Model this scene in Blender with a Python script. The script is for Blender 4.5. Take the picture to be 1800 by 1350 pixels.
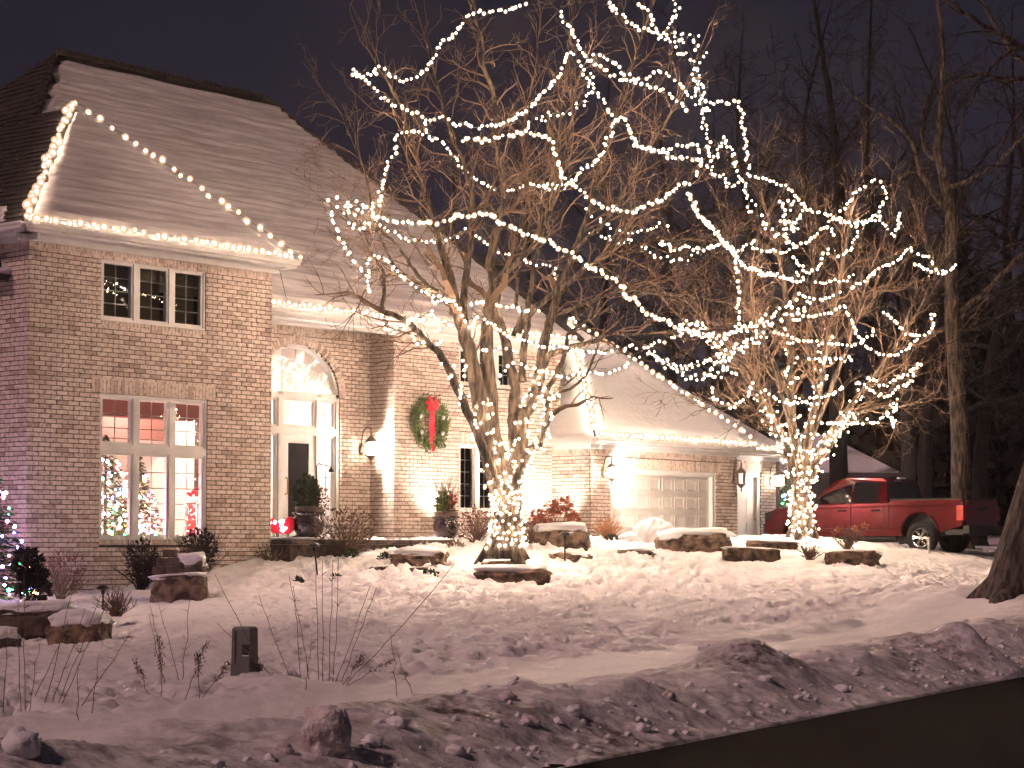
import bpy, bmesh, math, random
import numpy as np
from mathutils import Vector, Matrix, noise as mnoise
R = random.Random(7)
rad = math.radians
for o in list(bpy.data.objects): bpy.data.objects.remove(o)
S = bpy.context.scene
COL = S.collection
# ------------------------------------------------------------------ camera
FPX, PITCH, EYE = 3700.0, rad(2.7), 1.6
CY = 960 - FPX*math.tan(PITCH)
cam = bpy.data.objects.new('camera', bpy.data.cameras.new('camera')); COL.objects.link(cam)
cam.location = (0, 0, EYE); cam.rotation_euler = (rad(90)+PITCH, 0, 0)
cam.data.lens = 36*FPX/1800; cam.data.sensor_width = 36
cam.data.shift_y = (CY-675)/1800
cam.data.clip_start = .1; cam.data.clip_end = 900
S.camera = cam
# ------------------------------------------------------------------ world, moon/street glow, exposure
W = bpy.data.worlds.new('World'); S.world = W; W.use_nodes = True
wn = W.node_tree; wn.nodes.clear()
def wnode(t, **k):
    n = wn.nodes.new(t)
    for a, b in k.items(): setattr(n, a, b)
    return n
sky = wnode('ShaderNodeTexSky', sky_type='NISHITA'); sky.sun_disc = False
sky.sun_elevation = rad(40); sky.sun_rotation = rad(237)
bg1 = wnode('ShaderNodeBackground'); bg1.inputs['Strength'].default_value = .0006
tc = wnode('ShaderNodeTexCoord'); sx = wnode('ShaderNodeSeparateXYZ'); rp = wnode('ShaderNodeValToRGB')
nz = wnode('ShaderNodeTexNoise'); nz.inputs['Scale'].default_value = 1.6; nz.inputs['Detail'].default_value = 3
ad = wnode('ShaderNodeMath', operation='MULTIPLY_ADD'); ad.inputs[1].default_value = .12
wn.links.new(tc.outputs['Generated'], sx.inputs[0]); wn.links.new(tc.outputs['Generated'], nz.inputs['Vector'])
wn.links.new(nz.outputs['Fac'], ad.inputs[0]); wn.links.new(sx.outputs['Z'], ad.inputs[2]); wn.links.new(ad.outputs[0], rp.inputs['Fac'])
e = rp.color_ramp.elements
e[0].position = 0.0; e[0].color = (.0200, .0140, .0232, 1)
e[1].position = .42; e[1].color = (.0120, .0098, .0158, 1)
bg2 = wnode('ShaderNodeBackground'); bg2.inputs['Strength'].default_value = 1.0
adds = wnode('ShaderNodeAddShader'); wo = wnode('ShaderNodeOutputWorld')
wn.links.new(sky.outputs[0], bg1.inputs[0]); wn.links.new(rp.outputs[0], bg2.inputs[0])
wn.links.new(bg1.outputs[0], adds.inputs[0]); wn.links.new(bg2.outputs[0], adds.inputs[1]); wn.links.new(adds.outputs[0], wo.inputs[0])
sl = bpy.data.lights.new('sun', 'SUN'); sl.energy = 1.0; sl.angle = rad(6); sl.color = (1, .60, .57)
sun = bpy.data.objects.new('sun', sl); COL.objects.link(sun)
SUN_TO = Vector((-.62, -.40, .62)).normalized()
sun.rotation_euler = SUN_TO.to_track_quat('Z', 'Y').to_euler()
VS = S.view_settings
VS.view_transform = 'Standard'; VS.look = 'None'; VS.exposure = .30; VS.gamma = 1; VS.use_curve_mapping = False
S.render.engine = 'CYCLES'
cy = S.cycles
cy.use_denoising = True; cy.sample_clamp_indirect = 4; cy.max_bounces = 6; cy.transparent_max_bounces = 12; cy.use_adaptive_sampling = False
cy.caustics_reflective = False; cy.caustics_refractive = False
# brightness of the lamps
BULB, CBULB, LANTERN = 690.0, 70.0, 1500.0

# ------------------------------------------------------------------ frames
c_, s_ = math.cos(PITCH), math.sin(PITCH)
EYEV = Vector((0, 0, EYE))
def P(px, py, Y):
    xc = (px-900)/FPX; yc = -(py-CY)/FPX
    d = Vector((xc, c_-yc*s_, s_+yc*c_))
    return EYEV + d*(Y/d.y)
TH = rad(50)
UU = Vector((math.cos(TH), math.sin(TH), 0)); NN = Vector((math.sin(TH), -math.cos(TH), 0))
A0 = P(45, 1040, 39.3); A0.z = 0
def H(u, v, z): return A0 + UU*u + NN*v + Vector((0, 0, z))
def ppm(Y): return FPX/Y

# ------------------------------------------------------------------ numeric noise
def vnoise(x, y, seed=0):
    xi = np.floor(x).astype(np.int64); yi = np.floor(y).astype(np.int64)
    xf = x-xi; yf = y-yi
    def h(a, b):
        n = (a*374761393 + b*668265263 + seed*982451653) & 0x7fffffff
        n = ((n ^ (n >> 13))*1274126177) & 0x7fffffff
        return ((n ^ (n >> 16)) & 0xffff)/65535.0
    u = xf*xf*(3-2*xf); v = yf*yf*(3-2*yf)
    return (h(xi, yi)*(1-u)+h(xi+1, yi)*u)*(1-v) + (h(xi, yi+1)*(1-u)+h(xi+1, yi+1)*u)*v - .5
def fbm(x, y, seed=0, o=3):
    r = 0; a = 1.0
    for i in range(o):
        r = r + a*vnoise(x, y, seed+i); x = x*2.03; y = y*2.03; a *= .5
    return r

# ------------------------------------------------------------------ terrain
RO = np.array([.42, 15.4]); RS = np.array([math.cos(rad(61)), math.sin(rad(61))]); RT = np.array([-RS[1], RS[0]])
def st(x, y): return (x-RO[0])*RS[0]+(y-RO[1])*RS[1], (x-RO[0])*RT[0]+(y-RO[1])*RT[1]
def xy(s, t): return RO[0]+s*RS[0]+t*RT[0], RO[1]+s*RS[1]+t*RT[1]
CT = []
for a in [(60,1048,39.2),(150,1046,40),(250,1036,41.2),(330,1020,41.5),(420,1000,42.7),(470,962,44.2),(530,984,44.2),(600,972,45.2),(680,962,46.3),(760,952,47.3),(850,946,48.5),(960,944,50),(1050,946,51.8),
          (1150,950,53),(1250,948,55),(1330,946,57),(900,1026,41.5),(700,1040,40),(800,1000,43),(888,968,43.0),(1100,990,45.5),(1250,985,47),(1400,980,47.5),(1500,985,47.5),
          (1000,1090,31),(800,1092,30),(600,1095,30),(1300,1060,34),(1560,1010,44),(1640,985,48.5),(1740,985,50),(1412,935,50.2),(1370,944,51),(1460,940,50.6),(1520,955,50.3),(1600,968,50),
          (1500,968,55.5),(1650,973,53),(1760,979,54),(1700,962,59),(1550,960,60),(20,1145,31.5),(130,1120,34),(300,1078,36),(20,1232,18.5),(440,1195,21),(440,1130,25.5),(1500,1080,33),(1700,1062,36.5),(1790,1070,35)]:
    q = P(*a); CT.append((q.x, q.y, q.z))
for s in (-12, -4, 2, 8, 16, 26, 40, 60): CT.append((*xy(s, 1.4), .16+.004*max(s, 0)))
for q in ((-25, 55, 1.0), (-20, 30, .6), (-14, 20, .35), (0, 75, 1.9), (30, 80, 1.8), (25, 55, 1.3), (40, 60, 1.2), (60, 110, 2), (0, 120, 2.4), (-40, 100, 2)): CT.append(q)
CT = np.array(CT)
def _tps(r2): return np.where(r2 > 1e-9, r2*np.log(r2+1e-12)*.5, 0)
_n = len(CT)
_K = _tps(((CT[:, None, :2]-CT[None, :, :2])**2).sum(-1)) + np.eye(_n)*6.0
_Pm = np.c_[np.ones(_n), CT[:, :2]]
_A = np.block([[_K, _Pm], [_Pm.T, np.zeros((3, 3))]])
_w = np.linalg.solve(_A, np.r_[CT[:, 2], 0, 0, 0])
def smooth(a, b, x):
    k = np.clip((x-a)/(b-a), 0, 1); return k*k*(3-2*k)
def base_h(x, y):
    x = np.asarray(x, float); y = np.asarray(y, float)
    z = _w[_n] + _w[_n+1]*x + _w[_n+2]*y
    for i in range(_n):
        z = z + _w[i]*_tps((x-CT[i, 0])**2+(y-CT[i, 1])**2)
    return z
MOUNDS = []
for px, py, Y, hgt, rr in ((1312,1150,21.6,.22,.50),(1090,1190,18.3,.12,.45),(1480,1122,23.6,.16,.55),(1560,1115,24.6,.10,.4),(1705,1100,26.3,.28,.55),(1640,1125,25,.12,.4),(900,1205,17.4,.10,.6),(420,1228,19,.10,.9),(250,1285,14.6,.10,.6),(60,1260,15.5,.12,.7),(480,1200,19.5,.10,.7),(1600,1050,37,.18,1.6),(1760,1062,35,.3,1.8)):
    q = P(px, py, Y); MOUNDS.append((q.x, q.y, hgt, rr))
def height(x, y):
    x = np.asarray(x, float); y = np.asarray(y, float)
    s, t = st(x, y)
    z = base_h(x, y)
    z = z*smooth(-.2, .9, t) 
    # ploughed bank along the kerb
    wob = fbm(s*.45, t*0+3.1, 5, 3)
    crest = 1.35+.5*vnoise(s*.3, s*0+9.2, 11)
    hgt = .22+.16*wob
    prof = smooth(0.0, 1.0, t/np.maximum(crest, .5))*(1-smooth(crest, crest+1.5, t))
    bankm = smooth(-.1, .25, t)*(1-smooth(crest+.2, crest+1.6, t))
    z = z + hgt*prof
    z = z + bankm*(.11*fbm(s*.9, t*1.2, 21, 3)+.04*fbm(s*6.5, t*6, 33, 3)+.05*np.maximum(fbm(s*3.2, t*2.8, 61, 3), 0))
    for mx, my, hh, rr in MOUNDS:
        d2 = (x-mx)**2+(y-my)**2
        z = z + hh*np.exp(-d2/(rr*rr))*(1+.5*vnoise(x*2.5, y*2.5, 4))
    # trampled lawn
    lawn = smooth(3.0, 5.5, t)
    tramp = smooth(-.12, .2, fbm(x*.16+3, y*.12, 41, 2)+.012*(y-27))*lawn
    far = smooth(60, 75, y)
    wind = .045*fbm(s*.55, t*1.6, 71, 3)*smooth(1.8, 3, t)
    z = z + wind*(1-far)
    pits = np.minimum(vnoise(x*2.4, y*1.9, 51), vnoise(x*1.7+5, y*2.3+2, 52))
    pr = smooth(-.12, -.30, np.minimum(vnoise(x*6.6, y*4.6, 51), vnoise(x*5.4+5, y*5.2+2, 52))); pr2 = smooth(.05, .28, vnoise(x*6.1+9, y*4.3, 57))
    z = z + (.25+.75*tramp)*lawn*(1-far)*(-.12*pr+.045*pr2+.06*fbm(x*9.5, y*6.5, 55, 2)+.06*fbm(x*1.6, y*1.1, 58, 2))
    track = np.exp(-((t-4.6-1.0*np.sin(s*.28+.6))/.38)**2)*smooth(-2, 2, s)
    z = z + track*(.15*vnoise(s*2.6, t*3, 77)-.035)
    z = np.where(t < -.02, np.minimum(z, -.10), z)
    return z
def gz(x, y): return float(height(np.array([x]), np.array([y]))[0])

def onground(px, py, y0=10, y1=60):
    ys = np.arange(y0, y1, .1); q = np.array([P(px, py, float(y)) for y in ys]); h = height(q[:,0], q[:,1]); k = np.nonzero(q[:,2] < h)[0]
    i = k[0] if len(k) else len(ys)-1
    return Vector((q[i,0], q[i,1], h[i]))

# ------------------------------------------------------------------ materials
def mat(name, base=(.5,.5,.5), rough=.6, metal=0, spec=.5, coat=0, build=None, emit=None, es=1):
    m = bpy.data.materials.new(name); m.use_nodes = True
    nt = m.node_tree; b = nt.nodes['Principled BSDF']
    b.inputs['Base Color'].default_value = (*base, 1); b.inputs['Roughness'].default_value = rough
    b.inputs['Metallic'].default_value = metal; b.inputs['Specular IOR Level'].default_value = spec
    b.inputs['Coat Weight'].default_value = coat; b.inputs['Coat Roughness'].default_value = .06
    if emit: b.inputs['Emission Color'].default_value = (*emit, 1); b.inputs['Emission Strength'].default_value = es
    if build: build(nt, b)
    return m
def noise_col(scale, c0, c1, detail=4, lo=.35, hi=.65, bump=0, bscale=None, stretch=(1,1,1), bdist=.02):
    def f(nt, b):
        g = nt.nodes.new('ShaderNodeNewGeometry'); mp = nt.nodes.new('ShaderNodeMapping'); mp.inputs['Scale'].default_value = stretch
        nt.links.new(g.outputs['Position'], mp.inputs[0])
        n = nt.nodes.new('ShaderNodeTexNoise'); n.inputs['Scale'].default_value = scale; n.inputs['Detail'].default_value = detail
        nt.links.new(mp.outputs[0], n.inputs['Vector'])
        r = nt.nodes.new('ShaderNodeValToRGB'); r.color_ramp.elements[0].position = lo; r.color_ramp.elements[1].position = hi
        r.color_ramp.elements[0].color = (*c0, 1); r.color_ramp.elements[1].color = (*c1, 1)
        nt.links.new(n.outputs['Fac'], r.inputs[0]); nt.links.new(r.outputs[0], b.inputs['Base Color'])
        if bump:
            n2 = nt.nodes.new('ShaderNodeTexNoise'); n2.inputs['Scale'].default_value = bscale or scale*3; n2.inputs['Detail'].default_value = 5
            nt.links.new(mp.outputs[0], n2.inputs['Vector'])
            bp = nt.nodes.new('ShaderNodeBump'); bp.inputs['Strength'].default_value = bump; bp.inputs['Distance'].default_value = bdist
            nt.links.new(n2.outputs['Fac'], bp.inputs['Height']); nt.links.new(bp.outputs[0], b.inputs['Normal'])
    return f
def brick_build(nt, b):
    L = nt.links.new
    g = nt.nodes.new('ShaderNodeNewGeometry'); oi = nt.nodes.new('ShaderNodeObjectInfo')
    a = nt.nodes.new('ShaderNodeMath'); a.operation = 'ADD'; L(g.outputs['Random Per Island'], a.inputs[0]); L(oi.outputs['Random'], a.inputs[1])
    fr = nt.nodes.new('ShaderNodeMath'); fr.operation = 'FRACT'; L(a.outputs[0], fr.inputs[0])
    r = nt.nodes.new('ShaderNodeValToRGB'); cr = r.color_ramp
    cr.elements[0].position = 0; cr.elements[0].color = (.43, .325, .275, 1)
    cr.elements[1].position = 1; cr.elements[1].color = (.74, .64, .565, 1)
    for p, c in ((.08, (.54, .42, .36)), (.3, (.655, .54, .47)), (.7, (.73, .62, .54))):
        q = cr.elements.new(p); q.color = (*c, 1)
    L(fr.outputs[0], r.inputs[0])
    n = nt.nodes.new('ShaderNodeTexNoise'); n.inputs['Scale'].default_value = 15; n.inputs['Detail'].default_value = 5; L(g.outputs['Position'], n.inputs['Vector'])
    r2 = nt.nodes.new('ShaderNodeValToRGB'); r2.color_ramp.elements[0].position = .50; r2.color_ramp.elements[1].position = .70
    L(n.outputs['Fac'], r2.inputs[0])
    sub = nt.nodes.new('ShaderNodeMath'); sub.operation = 'MULTIPLY'; sub.inputs[1].default_value = .62; L(r2.outputs[0], sub.inputs[0])
    mx = nt.nodes.new('ShaderNodeMix'); mx.data_type = 'RGBA'; mx.inputs[7].default_value = (.13, .085, .065, 1)
    L(sub.outputs[0], mx.inputs[0]); L(r.outputs[0], mx.inputs[6]); L(mx.outputs[2], b.inputs['Base Color'])
    n3 = nt.nodes.new('ShaderNodeTexNoise'); n3.inputs['Scale'].default_value = 60; L(g.outputs['Position'], n3.inputs['Vector'])
    bp = nt.nodes.new('ShaderNodeBump'); bp.inputs['Strength'].default_value = .4; bp.inputs['Distance'].default_value = .006
    L(n3.outputs['Fac'], bp.inputs['Height']); L(bp.outputs[0], b.inputs['Normal'])
def emis(name, col, s):
    m = bpy.data.materials.new(name); m.use_nodes = True; nt = m.node_tree; nt.nodes.clear()
    o = nt.nodes.new('ShaderNodeOutputMaterial'); em = nt.nodes.new('ShaderNodeEmission')
    em.inputs[0].default_value = (*col, 1); em.inputs[1].default_value = s; nt.links.new(em.outputs[0], o.inputs[0]); return m
def halo_bulb(name, hot, edge, s):  # hot core, amber rim: lens bloom painted into the bulb's emission
    m = bpy.data.materials.new(name); m.use_nodes = True; nt = m.node_tree; nt.nodes.clear(); L = nt.links.new
    o = nt.nodes.new('ShaderNodeOutputMaterial'); em = nt.nodes.new('ShaderNodeEmission'); lw = nt.nodes.new('ShaderNodeLayerWeight'); lw.inputs[0].default_value = .5
    inv = nt.nodes.new('ShaderNodeMath'); inv.operation = 'SUBTRACT'; inv.inputs[0].default_value = 1; L(lw.outputs['Facing'], inv.inputs[1])
    pw = nt.nodes.new('ShaderNodeMath'); pw.operation = 'POWER'; pw.inputs[1].default_value = 36; L(inv.outputs[0], pw.inputs[0])
    ml = nt.nodes.new('ShaderNodeMath'); ml.operation = 'MULTIPLY_ADD'; ml.inputs[1].default_value = s; ml.inputs[2].default_value = .80; L(pw.outputs[0], ml.inputs[0])
    mx = nt.nodes.new('ShaderNodeMix'); mx.data_type = 'RGBA'; mx.inputs[6].default_value = (*edge, 1); mx.inputs[7].default_value = (*hot, 1); pw2 = nt.nodes.new('ShaderNodeMath'); pw2.operation = 'POWER'; pw2.inputs[1].default_value = 4; L(inv.outputs[0], pw2.inputs[0]); L(pw2.outputs[0], mx.inputs[0])
    L(mx.outputs[2], em.inputs[0]); L(ml.outputs[0], em.inputs[1]); L(em.outputs[0], o.inputs[0]); return m
def glassmat(name, tint=(1,1,1), f0=.09, power=.85):
    m = bpy.data.materials.new(name); m.use_nodes = True; nt = m.node_tree; nt.nodes.clear()
    o = nt.nodes.new('ShaderNodeOutputMaterial'); t = nt.nodes.new('ShaderNodeBsdfTransparent'); g = nt.nodes.new('ShaderNodeBsdfGlossy')
    t.inputs[0].default_value = (*tint, 1); g.inputs['Roughness'].default_value = .015
    lw = nt.nodes.new('ShaderNodeFresnel'); lw.inputs[0].default_value = 1.6
    mx = nt.nodes.new('ShaderNodeMixShader'); nt.links.new(lw.outputs[0], mx.inputs[0])
    nt.links.new(t.outputs[0], mx.inputs[1]); nt.links.new(g.outputs[0], mx.inputs[2]); nt.links.new(mx.outputs[0], o.inputs[0]); return m
def snow_build(dirt):
    def f(nt, b):
        L = nt.links.new; g = nt.nodes.new('ShaderNodeNewGeometry')
        n = nt.nodes.new('ShaderNodeTexNoise'); n.inputs['Scale'].default_value = 7; n.inputs['Detail'].default_value = 8; L(g.outputs['Position'], n.inputs['Vector'])
        bp = nt.nodes.new('ShaderNodeBump'); bp.inputs['Strength'].default_value = .6; bp.inputs['Distance'].default_value = .06
        L(n.outputs['Fac'], bp.inputs['Height']); L(bp.outputs[0], b.inputs['Normal'])
        if dirt:
            at = nt.nodes.new('ShaderNodeAttribute'); at.attribute_name = 'dirt'
            n2 = nt.nodes.new('ShaderNodeTexNoise'); n2.inputs['Scale'].default_value = 5; n2.inputs['Detail'].default_value = 8; n2.inputs['Roughness'].default_value = .7
            L(g.outputs['Position'], n2.inputs['Vector'])
            r = nt.nodes.new('ShaderNodeValToRGB'); r.color_ramp.elements[0].position = .38; r.color_ramp.elements[1].position = .60; L(n2.outputs['Fac'], r.inputs[0])
            m = nt.nodes.new('ShaderNodeMath'); m.operation = 'MULTIPLY'; L(r.outputs[0], m.inputs[0]); L(at.outputs['Fac'], m.inputs[1])
            mx = nt.nodes.new('ShaderNodeMix'); mx.data_type = 'RGBA'; mx.inputs[6].default_value = (.82, .80, .80, 1); mx.inputs[7].default_value = (.10, .068, .064, 1)
            L(m.outputs[0], mx.inputs[0]); L(mx.outputs[2], b.inputs['Base Color'])
    return f
def roofsnow_build(nt, b):  # thin streaked snow; the slopes' weaker light and streak highlights put into its colour
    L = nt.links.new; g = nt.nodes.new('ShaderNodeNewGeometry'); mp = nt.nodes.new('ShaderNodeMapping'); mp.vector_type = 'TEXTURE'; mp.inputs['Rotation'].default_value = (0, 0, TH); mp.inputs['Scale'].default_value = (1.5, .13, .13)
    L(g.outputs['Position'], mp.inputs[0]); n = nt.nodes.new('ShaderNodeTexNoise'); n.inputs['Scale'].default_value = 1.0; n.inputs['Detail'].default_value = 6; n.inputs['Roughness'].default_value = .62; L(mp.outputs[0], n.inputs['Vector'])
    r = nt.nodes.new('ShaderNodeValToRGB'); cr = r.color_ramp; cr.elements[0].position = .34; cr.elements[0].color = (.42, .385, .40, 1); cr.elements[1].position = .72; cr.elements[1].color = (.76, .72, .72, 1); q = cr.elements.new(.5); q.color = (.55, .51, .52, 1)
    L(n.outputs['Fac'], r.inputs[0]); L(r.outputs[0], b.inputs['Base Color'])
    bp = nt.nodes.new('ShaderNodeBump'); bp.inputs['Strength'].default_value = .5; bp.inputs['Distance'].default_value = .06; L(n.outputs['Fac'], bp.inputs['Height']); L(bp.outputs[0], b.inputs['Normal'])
M = {}
M['brick'] = mat('brick', rough=.85, build=brick_build)
M['mortar'] = mat('mortar', rough=.95, build=noise_col(8, (.045,.032,.026), (.09,.065,.052)))
M['trim'] = mat('white_trim', (.74,.73,.71), .45, build=noise_col(3, (.68,.67,.65), (.77,.76,.74)))
M['gdoor'] = mat('garage_door_paint', (.55,.53,.50), .5, build=noise_col(2, (.50,.48,.455), (.58,.56,.53)))
M['snow'] = mat('snow', (.82,.82,.84), .6, spec=.25, build=snow_build(False))
M['roofsnow'] = mat('dimmed_roof_snow', rough=.65, spec=.25, build=roofsnow_build)
M['ground'] = mat('snow_ground', (.80,.80,.82), .6, spec=.25, build=snow_build(True))
M['shingle'] = mat('shingle', rough=.9, build=noise_col(14, (.018,.015,.014), (.05,.04,.035), bump=.5))
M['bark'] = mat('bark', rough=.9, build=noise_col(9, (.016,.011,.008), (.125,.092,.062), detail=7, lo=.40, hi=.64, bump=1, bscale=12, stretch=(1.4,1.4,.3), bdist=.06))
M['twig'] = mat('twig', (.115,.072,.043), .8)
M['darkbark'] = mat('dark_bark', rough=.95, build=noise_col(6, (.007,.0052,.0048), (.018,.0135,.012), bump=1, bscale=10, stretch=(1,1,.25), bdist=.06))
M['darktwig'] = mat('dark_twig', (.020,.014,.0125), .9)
M['evergreen'] = mat('evergreen', rough=.7, build=noise_col(5, (.012,.022,.010), (.05,.075,.025)))
M['wreath'] = mat('wreath_green', rough=.6, build=noise_col(16, (.03,.065,.015), (.16,.20,.05)))
M['wire'] = mat('wire', (.012,.02,.012), .6)
M['bulb'] = halo_bulb('warm_bulb', (1, .72, .53), (1, .58, .32), BULB*1.1)
M['roofbulb'] = halo_bulb('roof_bulb', (1, .72, .50), (1, .58, .34), BULB*.26)
M['wrapbulb'] = halo_bulb('trunk_bulb', (1, .70, .48), (1, .54, .28), BULB*1.05)
for n_, c in dict(red=(1,.06,.06), green=(.03,.9,.25), blue=(.16,.18,1), amber=(1,.45,.08), pink=(1,.2,.55), white=(1,.85,.8)).items(): M['c_'+n_] = emis('coloured_bulb_'+n_, c, CBULB)
M['glass'] = glassmat('window_glass'); M['tintglass'] = glassmat('tinted_glass', (.02,.02,.02))
M['wood'] = mat('interior_wood', (.20,.11,.07), .4)
M['pinkwall'] = mat('interior_paint', (.60,.49,.46), .8)
M['cream'] = mat('interior_cream', (.78,.72,.66), .8)
M['beam'] = mat('interior_beam', (.20,.085,.07), .7)
M['blind'] = mat('blind_slat', (.20,.17,.11), .7)
M['dark'] = mat('dark_void', (.02,.018,.018), .9)
M['black'] = mat('black_metal', (.012,.011,.011), .35, .6)
M['glaremetal'] = mat('lantern_metal', (.16,.11,.08), .35, .6)  # lantern metal lightened in its colour to stand for lamp glare
M['lampglass'] = emis('lamp_glass', (1, .82, .62), 30)
M['pot'] = mat('glazed_pot', (.035,.02,.026), .08, .2, coat=1, build=noise_col(4, (.022,.012,.018), (.07,.04,.05)))
M['rim'] = mat('pot_rim', (.13,.09,.07), .5)
M['red'] = mat('red_ribbon', (.70,.006,.03), .45)
M['stone'] = mat('stone', rough=.9, build=noise_col(5, (.05,.032,.024), (.30,.21,.145), detail=9, lo=.38, hi=.62, bump=1, bscale=7, bdist=.10))
M['darkstone'] = mat('dark_stone', rough=.9, build=noise_col(5, (.05,.035,.03), (.14,.10,.08), detail=8, bump=1, bscale=9, bdist=.05))
M['paint'] = mat('red_car_paint', (.07,.0006,.0035), .22, .5, spec=.2, coat=.45)
M['tyre'] = mat('tyre', (.012,.012,.012), .85)
M['alloy'] = mat('alloy', (.62,.60,.57), .25, .9)
M['autoglass'] = mat('auto_glass', (.008,.008,.01), .04, 0, .6)
M['plastic'] = mat('black_plastic', (.014,.013,.013), .55)
M['tail'] = mat('tail_light', (.42,.006,.008), .15, coat=1)
M['asphalt'] = mat('asphalt', rough=.95, spec=.05, build=noise_col(30, (.004,.0035,.0033), (.010,.008,.0075), bump=.4, bscale=90))
M['dry'] = mat('dry_stem', (.16,.105,.075), .85)
M['leafdry'] = mat('dry_leaf', (.14,.075,.05), .8)
M['copper'] = mat('copper_leaf', (.38,.11,.06), .7)
M['rust'] = mat('rust_leaf', (.17,.04,.03), .8)
M['pedestal'] = mat('pedestal_plastic', (.085,.095,.09), .55, build=noise_col(6, (.11,.118,.11), (.15,.155,.145)))
M['metalgrey'] = mat('cap_metal', (.05,.05,.05), .4, .5)
M['ice'] = mat('dirty_ice', rough=.45, build=noise_col(12, (.52,.45,.44), (.80,.74,.74), detail=7, bump=.6))
M['siding'] = mat('siding', (.11,.10,.10), .7)
M['brass'] = mat('brass', (.5,.32,.1), .3, .9)
M['roughbark'] = mat('rough_bark', rough=.95, build=noise_col(7, (.03,.022,.019), (.13,.098,.085), detail=6, lo=.42, hi=.62, bump=1, bscale=9, stretch=(1.6,1.6,.22), bdist=.12))
M['chair'] = mat('red_fabric', (.5,.03,.05), .7)
M['tan'] = mat('tan_grass', (.42,.22,.10), .8)

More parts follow.
